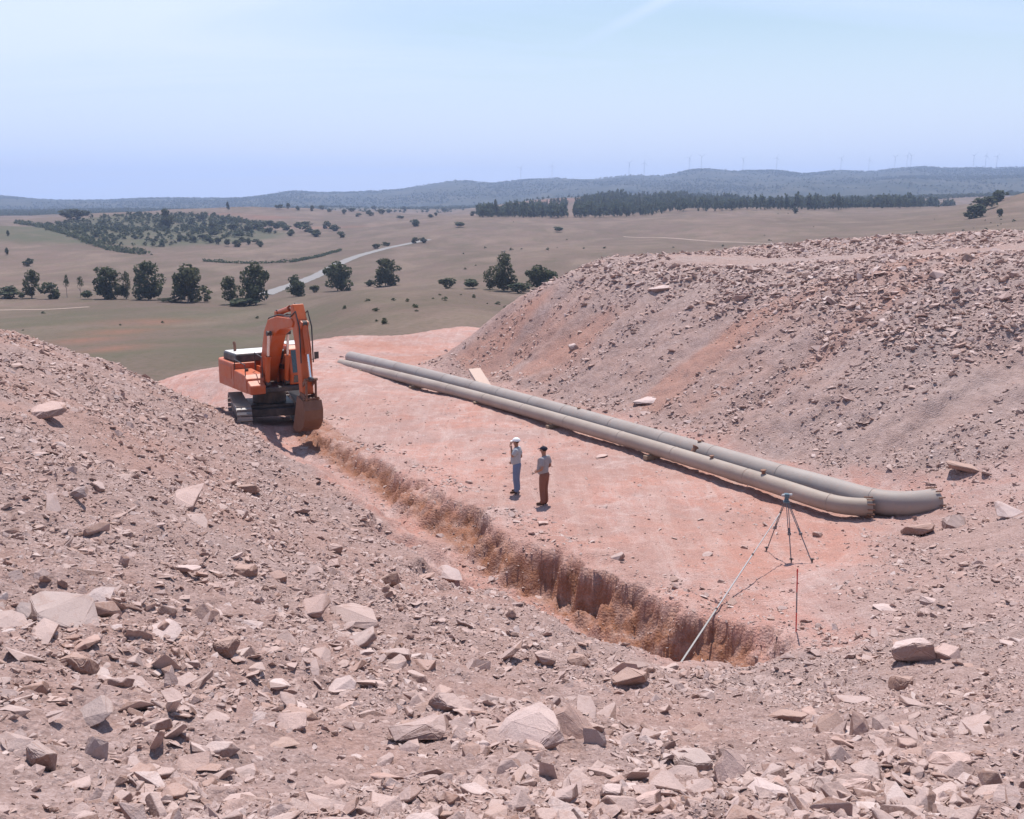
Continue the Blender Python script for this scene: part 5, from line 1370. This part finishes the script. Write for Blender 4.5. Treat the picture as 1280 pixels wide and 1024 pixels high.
# levelling staff leaning from the tripod's left leg down into the head of the trench
top = ray_pt(976, 640, 27.2); crest = hit(893, 768, 15, 30); crest.z += 0.05
dn = (crest - top); bot = crest + dn * 0.02
for k_ in range(60):                      # run on past the crest of the cut until it meets the trench side
    nb = bot + dn.normalized() * 0.05
    if gz1(nb.x, nb.y) > nb.z + 0.02 or (nb - crest).length > 2.4: break
    bot = nb
st_ = thing('levelling_staff', 'long pale levelling staff leaning from the tripod down into the trench end', 'staff', bot)
d_ = (top - bot); n1 = d_.cross(Vector((0, 0, 1))).normalized(); n2 = n1.cross(d_).normalized()
for k, (f0, f1, w) in enumerate(((0, 0.36, 0.019), (0.36, 0.7, 0.0145), (0.7, 1.0, 0.011))):
    m = MB()
    a, b_ = d_ * f0, d_ * f1
    v = [p + n1 * w * s0 + n2 * w * 0.6 * s1 for p in (a, b_) for s0, s1 in ((-1, -1), (1, -1), (1, 1), (-1, 1))]
    m.add(v, [(0, 1, 2, 3), (7, 6, 5, 4), (0, 4, 5, 1), (1, 5, 6, 2), (2, 6, 7, 3), (3, 7, 4, 0)])
    m.build('staff_section', M_STAFF if k == 0 else M_LEG, st_)
    m = MB(); m.box(b_ if k < 2 else b_ * 0.995, (0.045, 0.045, 0.05)); m.build('clamp', M_BLACK, st_)
rb = hit(995, 790, 15, 30)
rod = thing('ranging_rod', 'thin red topped ranging rod standing upright at the head of the trench', 'rod', rb, rot=(0.0, math.radians(-1.5), 0))
for k, (z0, z1, mt) in enumerate(((-0.05, 0.42, M_RED), (0.42, 0.86, M_LEG), (0.86, 1.30, M_RED))):
    MB().cyl((0, 0, z0), (0, 0, z1), 0.0135, n=8).build('rod_band', mt, rod)
MB().cyl((0, 0, 1.30), (0, 0, 1.36), 0.02, 0.012, n=8).build('rod_tip', M_RED, rod)

# ------------------------------------------------------------------ trees and scrub
def leaf_material(name, a, b, c):
    q = NT(name, 0.75, spec=0.15)
    pos = q.geo(); r = q.n('ShaderNodeObjectInfo').outputs['Random']
    n1 = q.noise(pos, 0.45, 3, 0.6); n2 = q.noise(pos, 2.3, 3, 0.6)
    k = q.mix(q.rng(n1, 0.35, 0.65, 0, 1), a, b)
    k = q.mix(q.rng(n2, 0.5, 0.72, 0, 0.8), k, c)
    k = q.mix(math_node(q.t, 'MULTIPLY', r, 0.35), k, (0.10, 0.085, 0.045))
    tl = q.n('ShaderNodeBsdfTranslucent'); q.l(k, tl.inputs['Color'])      # thin leaves glow against the light
    mx = q.n('ShaderNodeMixShader'); mx.inputs[0].default_value = 0.45
    q.l(q.b.outputs[0], mx.inputs[1]); q.l(tl.outputs[0], mx.inputs[2])
    q.l(mx.outputs[0], q.t.nodes['Material Output'].inputs['Surface'])
    return q.col(k)
M_LEAF = leaf_material('tree_leaves', (0.062, 0.080, 0.046), (0.105, 0.12, 0.070), (0.17, 0.155, 0.09))
M_LEAF2 = leaf_material('scrub_leaves', (0.068, 0.092, 0.056), (0.098, 0.118, 0.072), (0.13, 0.13, 0.085))
M_LEAF3 = leaf_material('forest_leaves', (0.078, 0.112, 0.084), (0.120, 0.150, 0.105), (0.175, 0.170, 0.115))
q = NT('bark', 0.9); M_BARK = q.col(q.mix(q.noise(q.obj(), 6, 4), (0.16, 0.12, 0.09), (0.26, 0.21, 0.17)))

def crown_mesh(name, seed, n, mat, lobes=9, z0=0.22, leaf=0.055, squash=1.0, tall=1.0, low=0):
    """unit crown: about 1 wide, top at z = 1, made of leaf sprays grouped into boughs"""
    g = np.random.default_rng(seed)
    L = []
    for i in range(lobes):
        a = g.uniform(0, 6.28); r_ = g.uniform(0.08, 0.36) * (1 if i else 0); zz = g.uniform(z0 + 0.10, 0.88)
        r_ *= 1.0 - 0.55 * max(0, (zz - 0.55)) / 0.45 * tall
        L.append((r_ * math.cos(a), r_ * math.sin(a), zz, g.uniform(0.09, 0.19)))
    for i in range(low):
        a = g.uniform(0, 6.28); r_ = g.uniform(0.06, 0.26); L.append((r_ * math.cos(a), r_ * math.sin(a), g.uniform(0.10, 0.30), g.uniform(0.11, 0.17)))
    L.append((0, 0, 0.84, 0.15)); L.append((0.03, 0, (z0 + 1) / 2, 0.26))
    w = np.array([l[3] ** 2 for l in L]); w /= w.sum()
    k = g.choice(len(L), n, p=w)
    d = g.normal(size=(n, 3)); d /= np.linalg.norm(d, axis=1)[:, None]
    r_ = g.uniform(0.55, 1.06, n) ** 0.6
    LC = np.array(L)
    c = LC[k, :3] + d * (LC[k, 3] * r_)[:, None] * np.array([1, 1, 1.0 * squash])
    c[:, 2] = np.clip(c[:, 2], z0 * 0.35, 1.0)
    nrm = d * 0.6 + g.normal(size=(n, 3)) * 0.6 + np.array([0, 0, 0.25]); nrm /= np.linalg.norm(nrm, axis=1)[:, None]
    t1 = np.cross(nrm, g.normal(size=(n, 3))); t1 /= np.linalg.norm(t1, axis=1)[:, None]; t2 = np.cross(nrm, t1)
    s1 = (leaf * g.uniform(0.6, 1.4, n))[:, None]; s2 = s1 * g.uniform(0.5, 1.0, n)[:, None]
    V = np.stack([c - t1 * s1, c - t2 * s2 * 0.7 + t1 * s1 * 0.1, c + t1 * s1, c + t2 * s2], 1).reshape(-1, 3)
    return np_mesh(name, V, np.arange(n * 4).reshape(-1, 4), mat)
def trunk_mesh(seed, z0=0.3, top=0.72, r0=0.022):
    r_ = random.Random(seed); m = MB()
    p = [Vector((r_.uniform(-.015, .015) * k, r_.uniform(-.015, .015) * k, -0.03 + top * k / 4)) for k in range(5)]
    m.tube(p, [r0 * 1.3, r0, r0 * 0.8, r0 * 0.55, r0 * 0.25], 8)
    for k in range(5):
        a = r_.uniform(0, 6.28); b_ = p[0].lerp(p[-1], r_.uniform(0.35, 0.8)); l_ = r_.uniform(0.18, 0.32)
        e_ = b_ + Vector((math.cos(a) * l_, math.sin(a) * l_, l_ * 0.8)); m.tube([b_, b_.lerp(e_, 0.5) + Vector((0, 0, -0.02)), e_], [r0 * 0.45, r0 * 0.32, r0 * 0.12], 6)
    me = bpy.data.meshes.new('trunk'); me.from_pydata(m.v, [], m.f); me.materials.append(M_BARK); return me
CR = {'round': [crown_mesh('crown', 1 + i, 1900, M_LEAF, 14, 0.02, 0.042, tall=0.2, low=5 if i != 1 else 2) for i in range(4)],
      'open': [crown_mesh('crown', 20 + i, 1000, M_LEAF, 10, 0.05, 0.040, tall=0.5, low=3) for i in range(3)],
      'tall': [crown_mesh('crown', 30 + i, 1700, M_LEAF, 15, 0.03, 0.040, tall=1.1, low=5) for i in range(3)],
      'bush': [crown_mesh('foliage', 40 + i, 420, M_LEAF2, 8, 0.05, 0.075, tall=0.1) for i in range(4)],
      'thin': [crown_mesh('crown', 50 + i, 240, M_LEAF, 5, 0.5, 0.045, tall=1.0) for i in range(2)]}
TK = [trunk_mesh(i) for i in range(4)]
tree_no = 0
def tree(px, py, w, h, kind, label, group=None, name='tree', cat='tree', lo=100, hi=3000):
    global tree_no
    P = vhit(px, py, lo, hi)
    mpp = math.hypot(P.y, CAM_Z - P.z) / FPX
    W_, H_ = w * mpp * 1.36, h * mpp * 1.10
    rz = random.Random(700 + tree_no).uniform(0, 6.28)
    if kind == 'bush':
        o = link(bpy.data.objects.new(name, CR['bush'][tree_no % 4])); o.location = (P.x, P.y, P.z - 0.05 * H_); o.scale = (W_ * 1.05, W_ * 1.05, H_); o.rotation_euler = (0, 0, rz)
        set_props(o, label, cat, group)
    else:
        o = thing(name, label, cat, (P.x, P.y, P.z - 0.02 * H_), rz, group)
        c = link(bpy.data.objects.new('crown', CR[kind][tree_no % len(CR[kind])]), o); c.scale = (W_, W_, H_)
        t = link(bpy.data.objects.new('trunk', TK[tree_no % 4]), o); t.scale = (H_ * (0.8 if kind != 'thin' else 0.5),) * 2 + (H_,)
    tree_no += 1
    return o
VT = [
 (12, 373, 34, 15, 'bush', 'low dark bushes at the left edge of the valley tree row'),
 (40, 373, 25, 34, 'open', 'slim dark tree, first from the left in the valley tree row'),
 (27, 374, 9, 8, 'bush', 'tiny bush at the foot of the slim dark tree'),
 (66, 374, 22, 20, 'bush', 'round bush between the slim dark tree and the saplings'),
 (84, 372, 8, 27, 'thin', 'thin sapling with a small tuft, right of the round bush'),
 (101, 372, 10, 24, 'thin', 'thin leaning sapling left of the big tree pair'),
 (110, 374, 16, 10, 'bush', 'low green bush under the leaning sapling'),
 (136, 374, 32, 38, 'round', 'broad dark tree at the left of the big tree pair'),
 (158, 374, 15, 33, 'open', 'gappy narrow tree filling the middle of the big tree pair'),
 (186, 375, 40, 45, 'tall', 'tallest dark tree with a pointed top in the big tree pair'),
 (235, 378, 42, 45, 'round', 'round crowned tree standing alone with a bare trunk'),
 (258, 377, 9, 7, 'bush', 'small bush right of the round crowned lone tree'),
 (214, 378, 30, 6, 'bush', 'flat strip of scrub below the round crowned lone tree'),
 (289, 381, 30, 34, 'open', 'looser grey green tree behind the excavator boom, left of a taller one'),
 (320, 381, 34, 50, 'round', 'tall full tree just left of the excavator boom'),
 (300, 383, 34, 10, 'bush', 'scrub under the two trees left of the excavator boom'),
 (370, 371, 22, 26, 'round', 'small round tree right of the excavator boom beside the road'),
 (394, 366, 12, 9, 'bush', 'reddish little bush beside the road verge'),
 (422, 364, 34, 35, 'round', 'dense tree hiding part of the pale road'),
 (482, 358, 32, 33, 'round', 'dense lone tree on the field ridge right of the road'),
 (463, 358, 13, 8, 'bush', 'low bush touching the lone tree on the field ridge'),
 (560, 361, 20, 13, 'bush', 'separate round bush left of the hollow thicket'),
 (590, 361, 24, 11, 'bush', 'wide low bush at the left end of the hollow thicket'),
 (612, 362, 20, 24, 'open', 'half height tree in the hollow thicket'),
 (630, 364, 32, 44, 'tall', 'tallest tree in the hollow thicket near the right heap'),
 (650, 367, 26, 13, 'bush', 'front bush of the hollow thicket'),
 (672, 362, 32, 29, 'round', 'full tree at the right end of the hollow thicket, by the heap'),
 (690, 358, 20, 18, 'bush', 'bush half hidden by the left end of the right heap'),
 (36, 333, 12, 10, 'bush', 'lone dark bush on the open field at the left'),
 (92, 276, 32, 14, 'bush', 'wide flat topped tree on the skyline above the orchard'),
 (208, 288, 18, 25, 'tall', 'dark tall tree rising from the orchard middle'),
 (285, 262, 5, 9, 'tall', 'tiny lone tree on the crest above the far scrub'),
 (10, 295, 5, 7, 'bush', 'tiny upper shrub on the bare hill at the left'),
 (9, 319, 6, 9, 'bush', 'tiny lower shrub on the bare hill at the left'),
 (698, 290, 13, 6, 'bush', 'single dark bush on the brow below the far forest'),
 (518, 304, 9, 7, 'bush', 'left one of two bushes where the road vanishes'),
 (529, 304, 9, 7, 'bush', 'right one of two bushes where the road vanishes'),
 (470, 311, 12, 6, 'bush', 'low bush above the bend of the pale road'),
 (482, 309, 9, 6, 'bush', 'smaller bush above the bend of the pale road'),
 (428, 297, 10, 7, 'bush', 'roundish bush on the far hillside above the road'),
 (994, 267, 8, 7, 'bush', 'dark shrub at the front edge of the far forest'),
 (1222, 272, 26, 16, 'bush', 'lowest clump of green shrubs on the hill at the right'),
 (1234, 262, 24, 15, 'bush', 'middle clump of green shrubs on the hill at the right'),
 (1246, 253, 20, 14, 'bush', 'uppermost clump of green shrubs on the hill at the right'),
 (1212, 274, 16, 9, 'bush', 'small pale shrub at the foot of the right hill clump'),
 (1250, 271, 9, 10, 'bush', 'separate dull shrub beside the right hill clump'),
 (1264, 243, 7, 5, 'bush', 'dot sized shrub on the brow of the hill at the right'),
]
for a in VT:
    tree(*a, name='bush' if a[4] == 'bush' else 'tree', cat='bush' if a[4] == 'bush' else 'tree')
# scrub dotted over the far hillside: too alike to tell apart
FAR = [(232, 287), (240, 281), (247, 291), (252, 276), (224, 302), (262, 304), (272, 306), (284, 308), (296, 309), (303, 303), (311, 306), (300, 297), (322, 305), (326, 309),
       (293, 288), (309, 291), (318, 287), (328, 286), (337, 292), (346, 288), (357, 288), (364, 295), (372, 285), (381, 283), (384, 290), (396, 296), (393, 294), (268, 296), (276, 282), (283, 277), (255, 299), (265, 288), (407, 286), (418, 289), (338, 283), (352, 283),
       (447, 271), (462, 270), (477, 268), (500, 274), (520, 283), (538, 272), (545, 270), (575, 284), (590, 270), (555, 264), (430, 268), (412, 266), (390, 264), (372, 263), (360, 261), (350, 262), (402, 262), (486, 266), (440, 265), (468, 263), (506, 264)]
rf = random.Random(77)
def far_label(a, b):
    if b >= 300: return 'dark bush in the loose row along the lower right edge of the orchard', 'bushes along the lower orchard edge'
    if b >= 279 and a < 335: return 'green bush in the thicket between orchard and red soil', 'bushes in the thicket right of the orchard'
    if b >= 279 and a < 430: return 'bush in the scattered scrub above the bend of the thin hedge', 'scattered scrub right of the thicket'
    if a < 300: return 'bush among the taller trees at the top right of the orchard', 'bushes at the top of the orchard'
    if a < 435: return 'tiny bush on the brow right of the tiny lone tree', 'bushes on the brow'
    return 'tiny bush on the bare slope between the road end and the forest', 'bushes on the bare slope left of the forest'
for (a, b) in FAR:
    tree(a, b, rf.uniform(8, 17) if b > 275 else rf.uniform(5, 11), rf.uniform(5.5, 9) if b > 275 else rf.uniform(4, 7), 'bush', *far_label(a, b), 'bush', 'bush', lo=450)

# hedges
def hedge(pts, label, w, hgt, seed, n=60):
    P = [vhit(a, b, 250, 2500) for a, b in pts]; g = np.random.default_rng(seed); V = []
    L = [(b - a).length for a, b in zip(P[:-1], P[1:])]; tot = sum(L)
    base = P[0].copy()
    k = n * 26
    t = g.uniform(0, tot, k); acc = np.concatenate([[0], np.cumsum(L)])
    px_ = np.interp(t, acc, [p.x for p in P]) + g.normal(0, w * 0.35, k); py_ = np.interp(t, acc, [p.y for p in P]) + g.normal(0, w * 0.35, k)
    thick = 0.45 + 0.55 * np.abs(vnoise(t / (tot / n) * 0.5, t * 0 + seed, 5))
    zz = vz(px_, py_) + g.uniform(0, 1, k) ** 1.3 * hgt * thick
    c = np.stack([px_ - base.x, py_ - base.y, zz - base.z], -1)
    nr = g.normal(size=(k, 3)); nr /= np.linalg.norm(nr, axis=1)[:, None]; t1 = np.cross(nr, g.normal(size=(k, 3))); t1 /= np.linalg.norm(t1, axis=1)[:, None]; t2 = np.cross(nr, t1)
    s_ = (hgt * 0.28 * g.uniform(0.6, 1.3, k))[:, None]
    V = np.stack([c - t1 * s_, c - t2 * s_ * 0.7, c + t1 * s_, c + t2 * s_ * 0.7], 1).reshape(-1, 3)
    o = link(bpy.data.objects.new('hedge', np_mesh('hedge', V, np.arange(k * 4).reshape(-1, 4), M_LEAF2))); o.location = base
    set_props(o, label, 'hedge')
hedge([(20, 279), (45, 283), (70, 290), (100, 300), (125, 309), (155, 316), (185, 319)], 'dark hedge line running down the hill along the orchard edge', 3.0, 3.6, 3)
hedge([(255, 327), (285, 329), (320, 330), (365, 328), (400, 321), (425, 314)], 'thin low hedge crossing the pale field behind the tall trees', 1.6, 1.5, 4, 70)
hedge([(285, 275), (300, 278), (330, 281), (355, 284)], 'scrubby dark hedge above the red soil on the far hillside', 3.5, 3.5, 6, 40)
# far forest, orchard, ridge scrub: masses
low = [crown_mesh('forest_crown', 80 + i, 90, M_LEAF3, 6, 0.10, 0.12, tall=0.9) for i in range(4)]
lowb = [crown_mesh('scrub_clump', 90 + i, 46, M_LEAF2, 6, 0.05, 0.15, tall=0.1) for i in range(3)]
def project(x, y, z):
    cp, sp = math.cos(PITCH), math.sin(PITCH)
    zc = y * cp - (z - CAM_Z) * sp; yc = y * sp + (z - CAM_Z) * cp
    return 640 + FPX * x / zc, 512 - FPX * yc / zc
def first_of(name, me, px, py, w, h, label, cat, lo):
    P = vhit(px, py, lo); mpp = P.y / FPX
    o = link(bpy.data.objects.new(name, me)); o.location = (P.x, P.y, P.z - 0.3); o.scale = (w * mpp, w * mpp, h * mpp)
    return set_props(o, label, cat, 'trees at the near edge of the far forest')
LBL_E = ['small dark tree at the far forest edge right of its thin middle part', 'small dark tree at the forest foot left of the firebreak', 'small dark tree at the forest foot well right of the firebreak', 'small dark tree at the forest foot below the rounded summit', 'small dark tree at the left tip of the far forest', 'small dark tree below the far forest, midway along its right block', 'small dark tree at the right tip of the far forest', 'small dark tree at the forest foot just right of the firebreak']
src_f = [first_of('forest_tree', low[i % 4], *p, LBL_E[i], 'tree', 900) for i, p in enumerate(((1002, 268, 8, 9), (690, 280, 8, 11), (760, 277, 8, 11), (870, 268, 8, 10), (640, 276, 7, 10), (1060, 268, 8, 10), (1150, 268, 8, 9), (735, 281, 7, 9)))][:4]
g_ = np.random.default_rng(17)
n_ = 60000
fx = g_.uniform(-0.06, 0.42, n_); fy = np.exp(g_.uniform(math.log(850), math.log(1900), n_)); fxx = fx * fy
fz = vz(fxx, fy); ppx, ppy = project(fxx, fy, fz)
bot = np.interp(ppx, [595, 640, 713, 800, 900, 1000, 1100, 1150, 1195], [271, 276, 282, 273, 265, 265, 268, 268, 265]) + 2.0 * vnoise(ppx / 14, ppx * 0, 301)
topl = np.interp(ppx, [595, 640, 700, 760, 850, 930, 960, 1000, 1100, 1195], [269, 262, 255, 248, 247, 253, 258, 256, 257, 262])
dens = 0.45 + 0.55 * sstep(-0.3, 0.2, fbm(fxx / 70, fy / 120, 303, 3))
keep = (ppx > 596) & (ppx < 1195) & (ppy < bot) & (ppy > topl) & ~((ppx > 708.5 - 0.0 * ppy) & (ppx < 717.5)) & (g_.uniform(0, 1, n_) < dens * 0.15)
keep &= ~((ppx > 680) & (ppx < 708) & (ppy < 254))
# thinner mixed wood right of the main block
keep &= ~((ppx > 930) & (ppx < 1010) & (g_.uniform(0, 1, n_) < 0.45))
X_, Y_, Z_ = fxx[keep], fy[keep], fz[keep]; n_ = len(X_)
hgt = g_.uniform(5.5, 12.5, n_) * (0.85 + 0.35 * vnoise(X_ / 40, Y_ / 60, 305)); wid = hgt * g_.uniform(0.45, 0.8, n_)
forest = scatter('far_forest', X_, Y_, Z_ - 0.4, np.stack([X_ * 0, X_ * 0, g_.uniform(0, 6.28, n_)], -1), np.stack([wid, wid, hgt], -1), g_.integers(0, 4, n_), src_f)
print('forest', n_)
# orchard rows
src_o = [tree(*p, 'bush', 'small dark bush inside the orchard, darker than the rows round it', 'dark bushes inside the orchard', 'bush', 'bush', lo=450) for p in ((168, 299, 9, 6), (130, 281, 8, 6))]
row_b = []
for lb in lowb:
    pass
for i, (px, py) in enumerate(((60, 282), (150, 291), (225, 297))):
    P = vhit(px, py, 450); o = link(bpy.data.objects.new('orchard_bush', lowb[i])); o.location = (P.x, P.y, P.z - 0.2); o.scale = (4.6, 4.6, 3.4)
    set_props(o, ('small green orchard bush near the upper left corner of the orchard', 'small green orchard bush in the lower middle of the orchard', 'small green orchard bush at the lower right of the orchard')[i], 'bush', 'orchard bushes on the far slope'); row_b.append(o)
ox, oy = np.meshgrid(np.arange(-520, -150, 5.4), np.arange(520, 1250, 8.0))
ox = ox.ravel() + 0.18 * (oy.ravel() - 800); oy = oy.ravel(); ox = ox + g_.normal(0, 2.4, len(ox)); oy = oy + g_.normal(0, 2.2, len(oy))
om = orch[np.clip(np.searchsorted(vy, oy), 0, NVR - 1), np.clip(np.searchsorted(vs, ox / oy), 0, NVC - 1)]
ppx, ppy = project(ox, oy, vz(ox, oy))
edge = ppy < np.interp(ppx, [20, 60, 130, 160, 330], [279, 286, 309, 313, 296])
kp = (om > 0.5) & (g_.uniform(0, 1, len(ox)) < np.clip(0.7 + 0.9 * fbm(ox / 30, oy / 50, 333, 3), 0.1, 0.95)) & edge
ox, oy = ox[kp], oy[kp]; n_ = len(ox); w_ = g_.uniform(2.6, 6.4, n_)
scatter('orchard', ox, oy, vz(ox, oy) - 0.2, np.stack([ox * 0, ox * 0, g_.uniform(0, 6.28, n_)], -1), np.stack([w_, w_, w_ * g_.uniform(0.45, 0.7, n_)], -1), g_.integers(0, 3, n_), row_b)
print('orchard', n_)
# ridge scrub and woodland patches kilometres away
n_ = 110000
fx = g_.uniform(-0.58, 0.62, n_); fy = np.exp(g_.uniform(math.log(1500), math.log(5600), n_)); fxx = fx * fy
dn = fbm(fxx / 260, fy / 420, 311, 4)
kp = g_.uniform(0, 1, n_) < np.clip(0.25 + 1.3 * dn + 0.25 * sstep(2600, 4200, fy), 0.03, 1)
fxx, fy = fxx[kp], fy[kp]; n_ = len(fxx); w_ = g_.uniform(4, 10, n_) * (0.6 + fy / 7000)
scatter('distant_woodland', fxx, fy, vz(fxx, fy) - 0.5, np.stack([fxx * 0, fxx * 0, g_.uniform(0, 6.28, n_)], -1), np.stack([w_, w_, w_ * g_.uniform(0.4, 0.65, n_)], -1), g_.integers(0, 4, n_), src_f)
# sparse shrubs on the open fields
n_ = 2600
fx = g_.uniform(-0.55, 0.5, n_); fy = np.exp(g_.uniform(math.log(110), math.log(1100), n_)); fxx = fx * fy
kp = g_.uniform(0, 1, n_) < np.clip(-0.1 + 0.9 * fbm(fxx / 50, fy / 90, 315, 4), 0.0, 1); fxx, fy = fxx[kp], fy[kp]; n_ = len(fxx)
w_ = g_.uniform(0.6, 1.9, n_) * (0.6 + fy / 700)
scatter('low_shrubs', fxx, fy, vz(fxx, fy) - 0.1, np.stack([fxx * 0, fxx * 0, g_.uniform(0, 6.28, n_)], -1), np.stack([w_, w_, w_ * g_.uniform(0.35, 0.6, n_)], -1), g_.integers(0, 3, n_), row_b)

# ------------------------------------------------------------------ wind turbines along the far ridge
q = NT('turbine_paint', 0.4); M_TURB = q.col((0.72, 0.73, 0.76))
def turbine_parts():
    t = MB(); t.tube([(0, 0, -2), (0, 0, 24), (0, 0, 48)], [0.95, 0.75, 0.55], 12)
    n1 = MB(); n1.box((0, 1.0, 48.8), (2.0, 5.5, 2.2)); n1.cyl((0, -1.8, 48.8), (0, -3.4, 48.8), 1.1, 0.4, n=12)
    return t, n1
tb, nb = turbine_parts()
M_t = [(651, 40), (690, 14), (786, 52), (805, 5), (861, 33), (876, 61), (928, 47), (970, 18), (1050, 36), (1085, 8), (1117, 56), (1132, 27), (1137, 70), (1215, 44), (1230, 12), (1244, 30)]
TLBL = ['thin turbine furthest left, on the low skyline', 'thin turbine above the tan clearing in the forest', 'thin turbine left of the small hump right of the clearing', 'thin turbine on the small hump right of the clearing',
        'thin turbine left of the rounded summit', 'thin turbine on the rounded summit itself', 'thin turbine right of the rounded summit', 'thin turbine in the dip right of the rounded summit',
        'turbine on the second rounded summit', 'turbine between the second summit and the cluster', 'left turbine of the cluster on the right skyline', 'middle turbine of the close cluster on the right skyline', 'right turbine of the close cluster on the right skyline',
        'turbine left of the last skyline pair', 'lower turbine of the last skyline pair', 'turbine furthest right on the skyline']
proto = None
for (px, ang), lb in zip(M_t, TLBL):
    d_ = dirpx(px, 230)
    ys = np.linspace(3600, 5600, 220); xs = d_.x / d_.y * ys; zz = vz(xs, ys)
    i = int(np.argmax((zz - CAM_Z) / ys)); x, y, z = xs[i], ys[i], zz[i]
    o = thing('wind_turbine', lb, 'wind turbine', (x, y, z), 0.0, 'wind turbines along the far ridge')
    if proto is None:
        proto = [tb.build('tower', M_TURB, o, smooth=True), nb.build('nacelle', M_TURB, o)]
        bl = MB(); bl.add([(-0.5, -3.0, 0.6), (0.5, -3.0, 0.6), (0.5, -2.9, 5), (-0.4, -2.9, 5), (0.10, -2.8, 21), (-0.10, -2.8, 21), (-0.4, -2.5, 0.6), (0.4, -2.5, 0.6), (0.6, -2.65, 5), (-0.5, -2.65, 5)],
                          [(0, 1, 2, 3), (3, 2, 4, 5), (7, 6, 9, 8), (8, 9, 5, 4), (1, 7, 8, 2), (0, 3, 9, 6), (2, 8, 4), (3, 5, 9), (0, 6, 7, 1)])
        blade = bl.build('blade', M_TURB, o); b0 = blade
    else:
        for p in proto:
            c = p.copy(); link(c, o)
        b0 = blade.copy(); link(b0, o)
    for k in range(3):
        b_ = b0 if k == 0 else blade.copy()
        if k: link(b_, o)
        b_.location = (0, 0, 48.8); b_.rotation_euler = (0, math.radians(ang + 120 * k), 0)
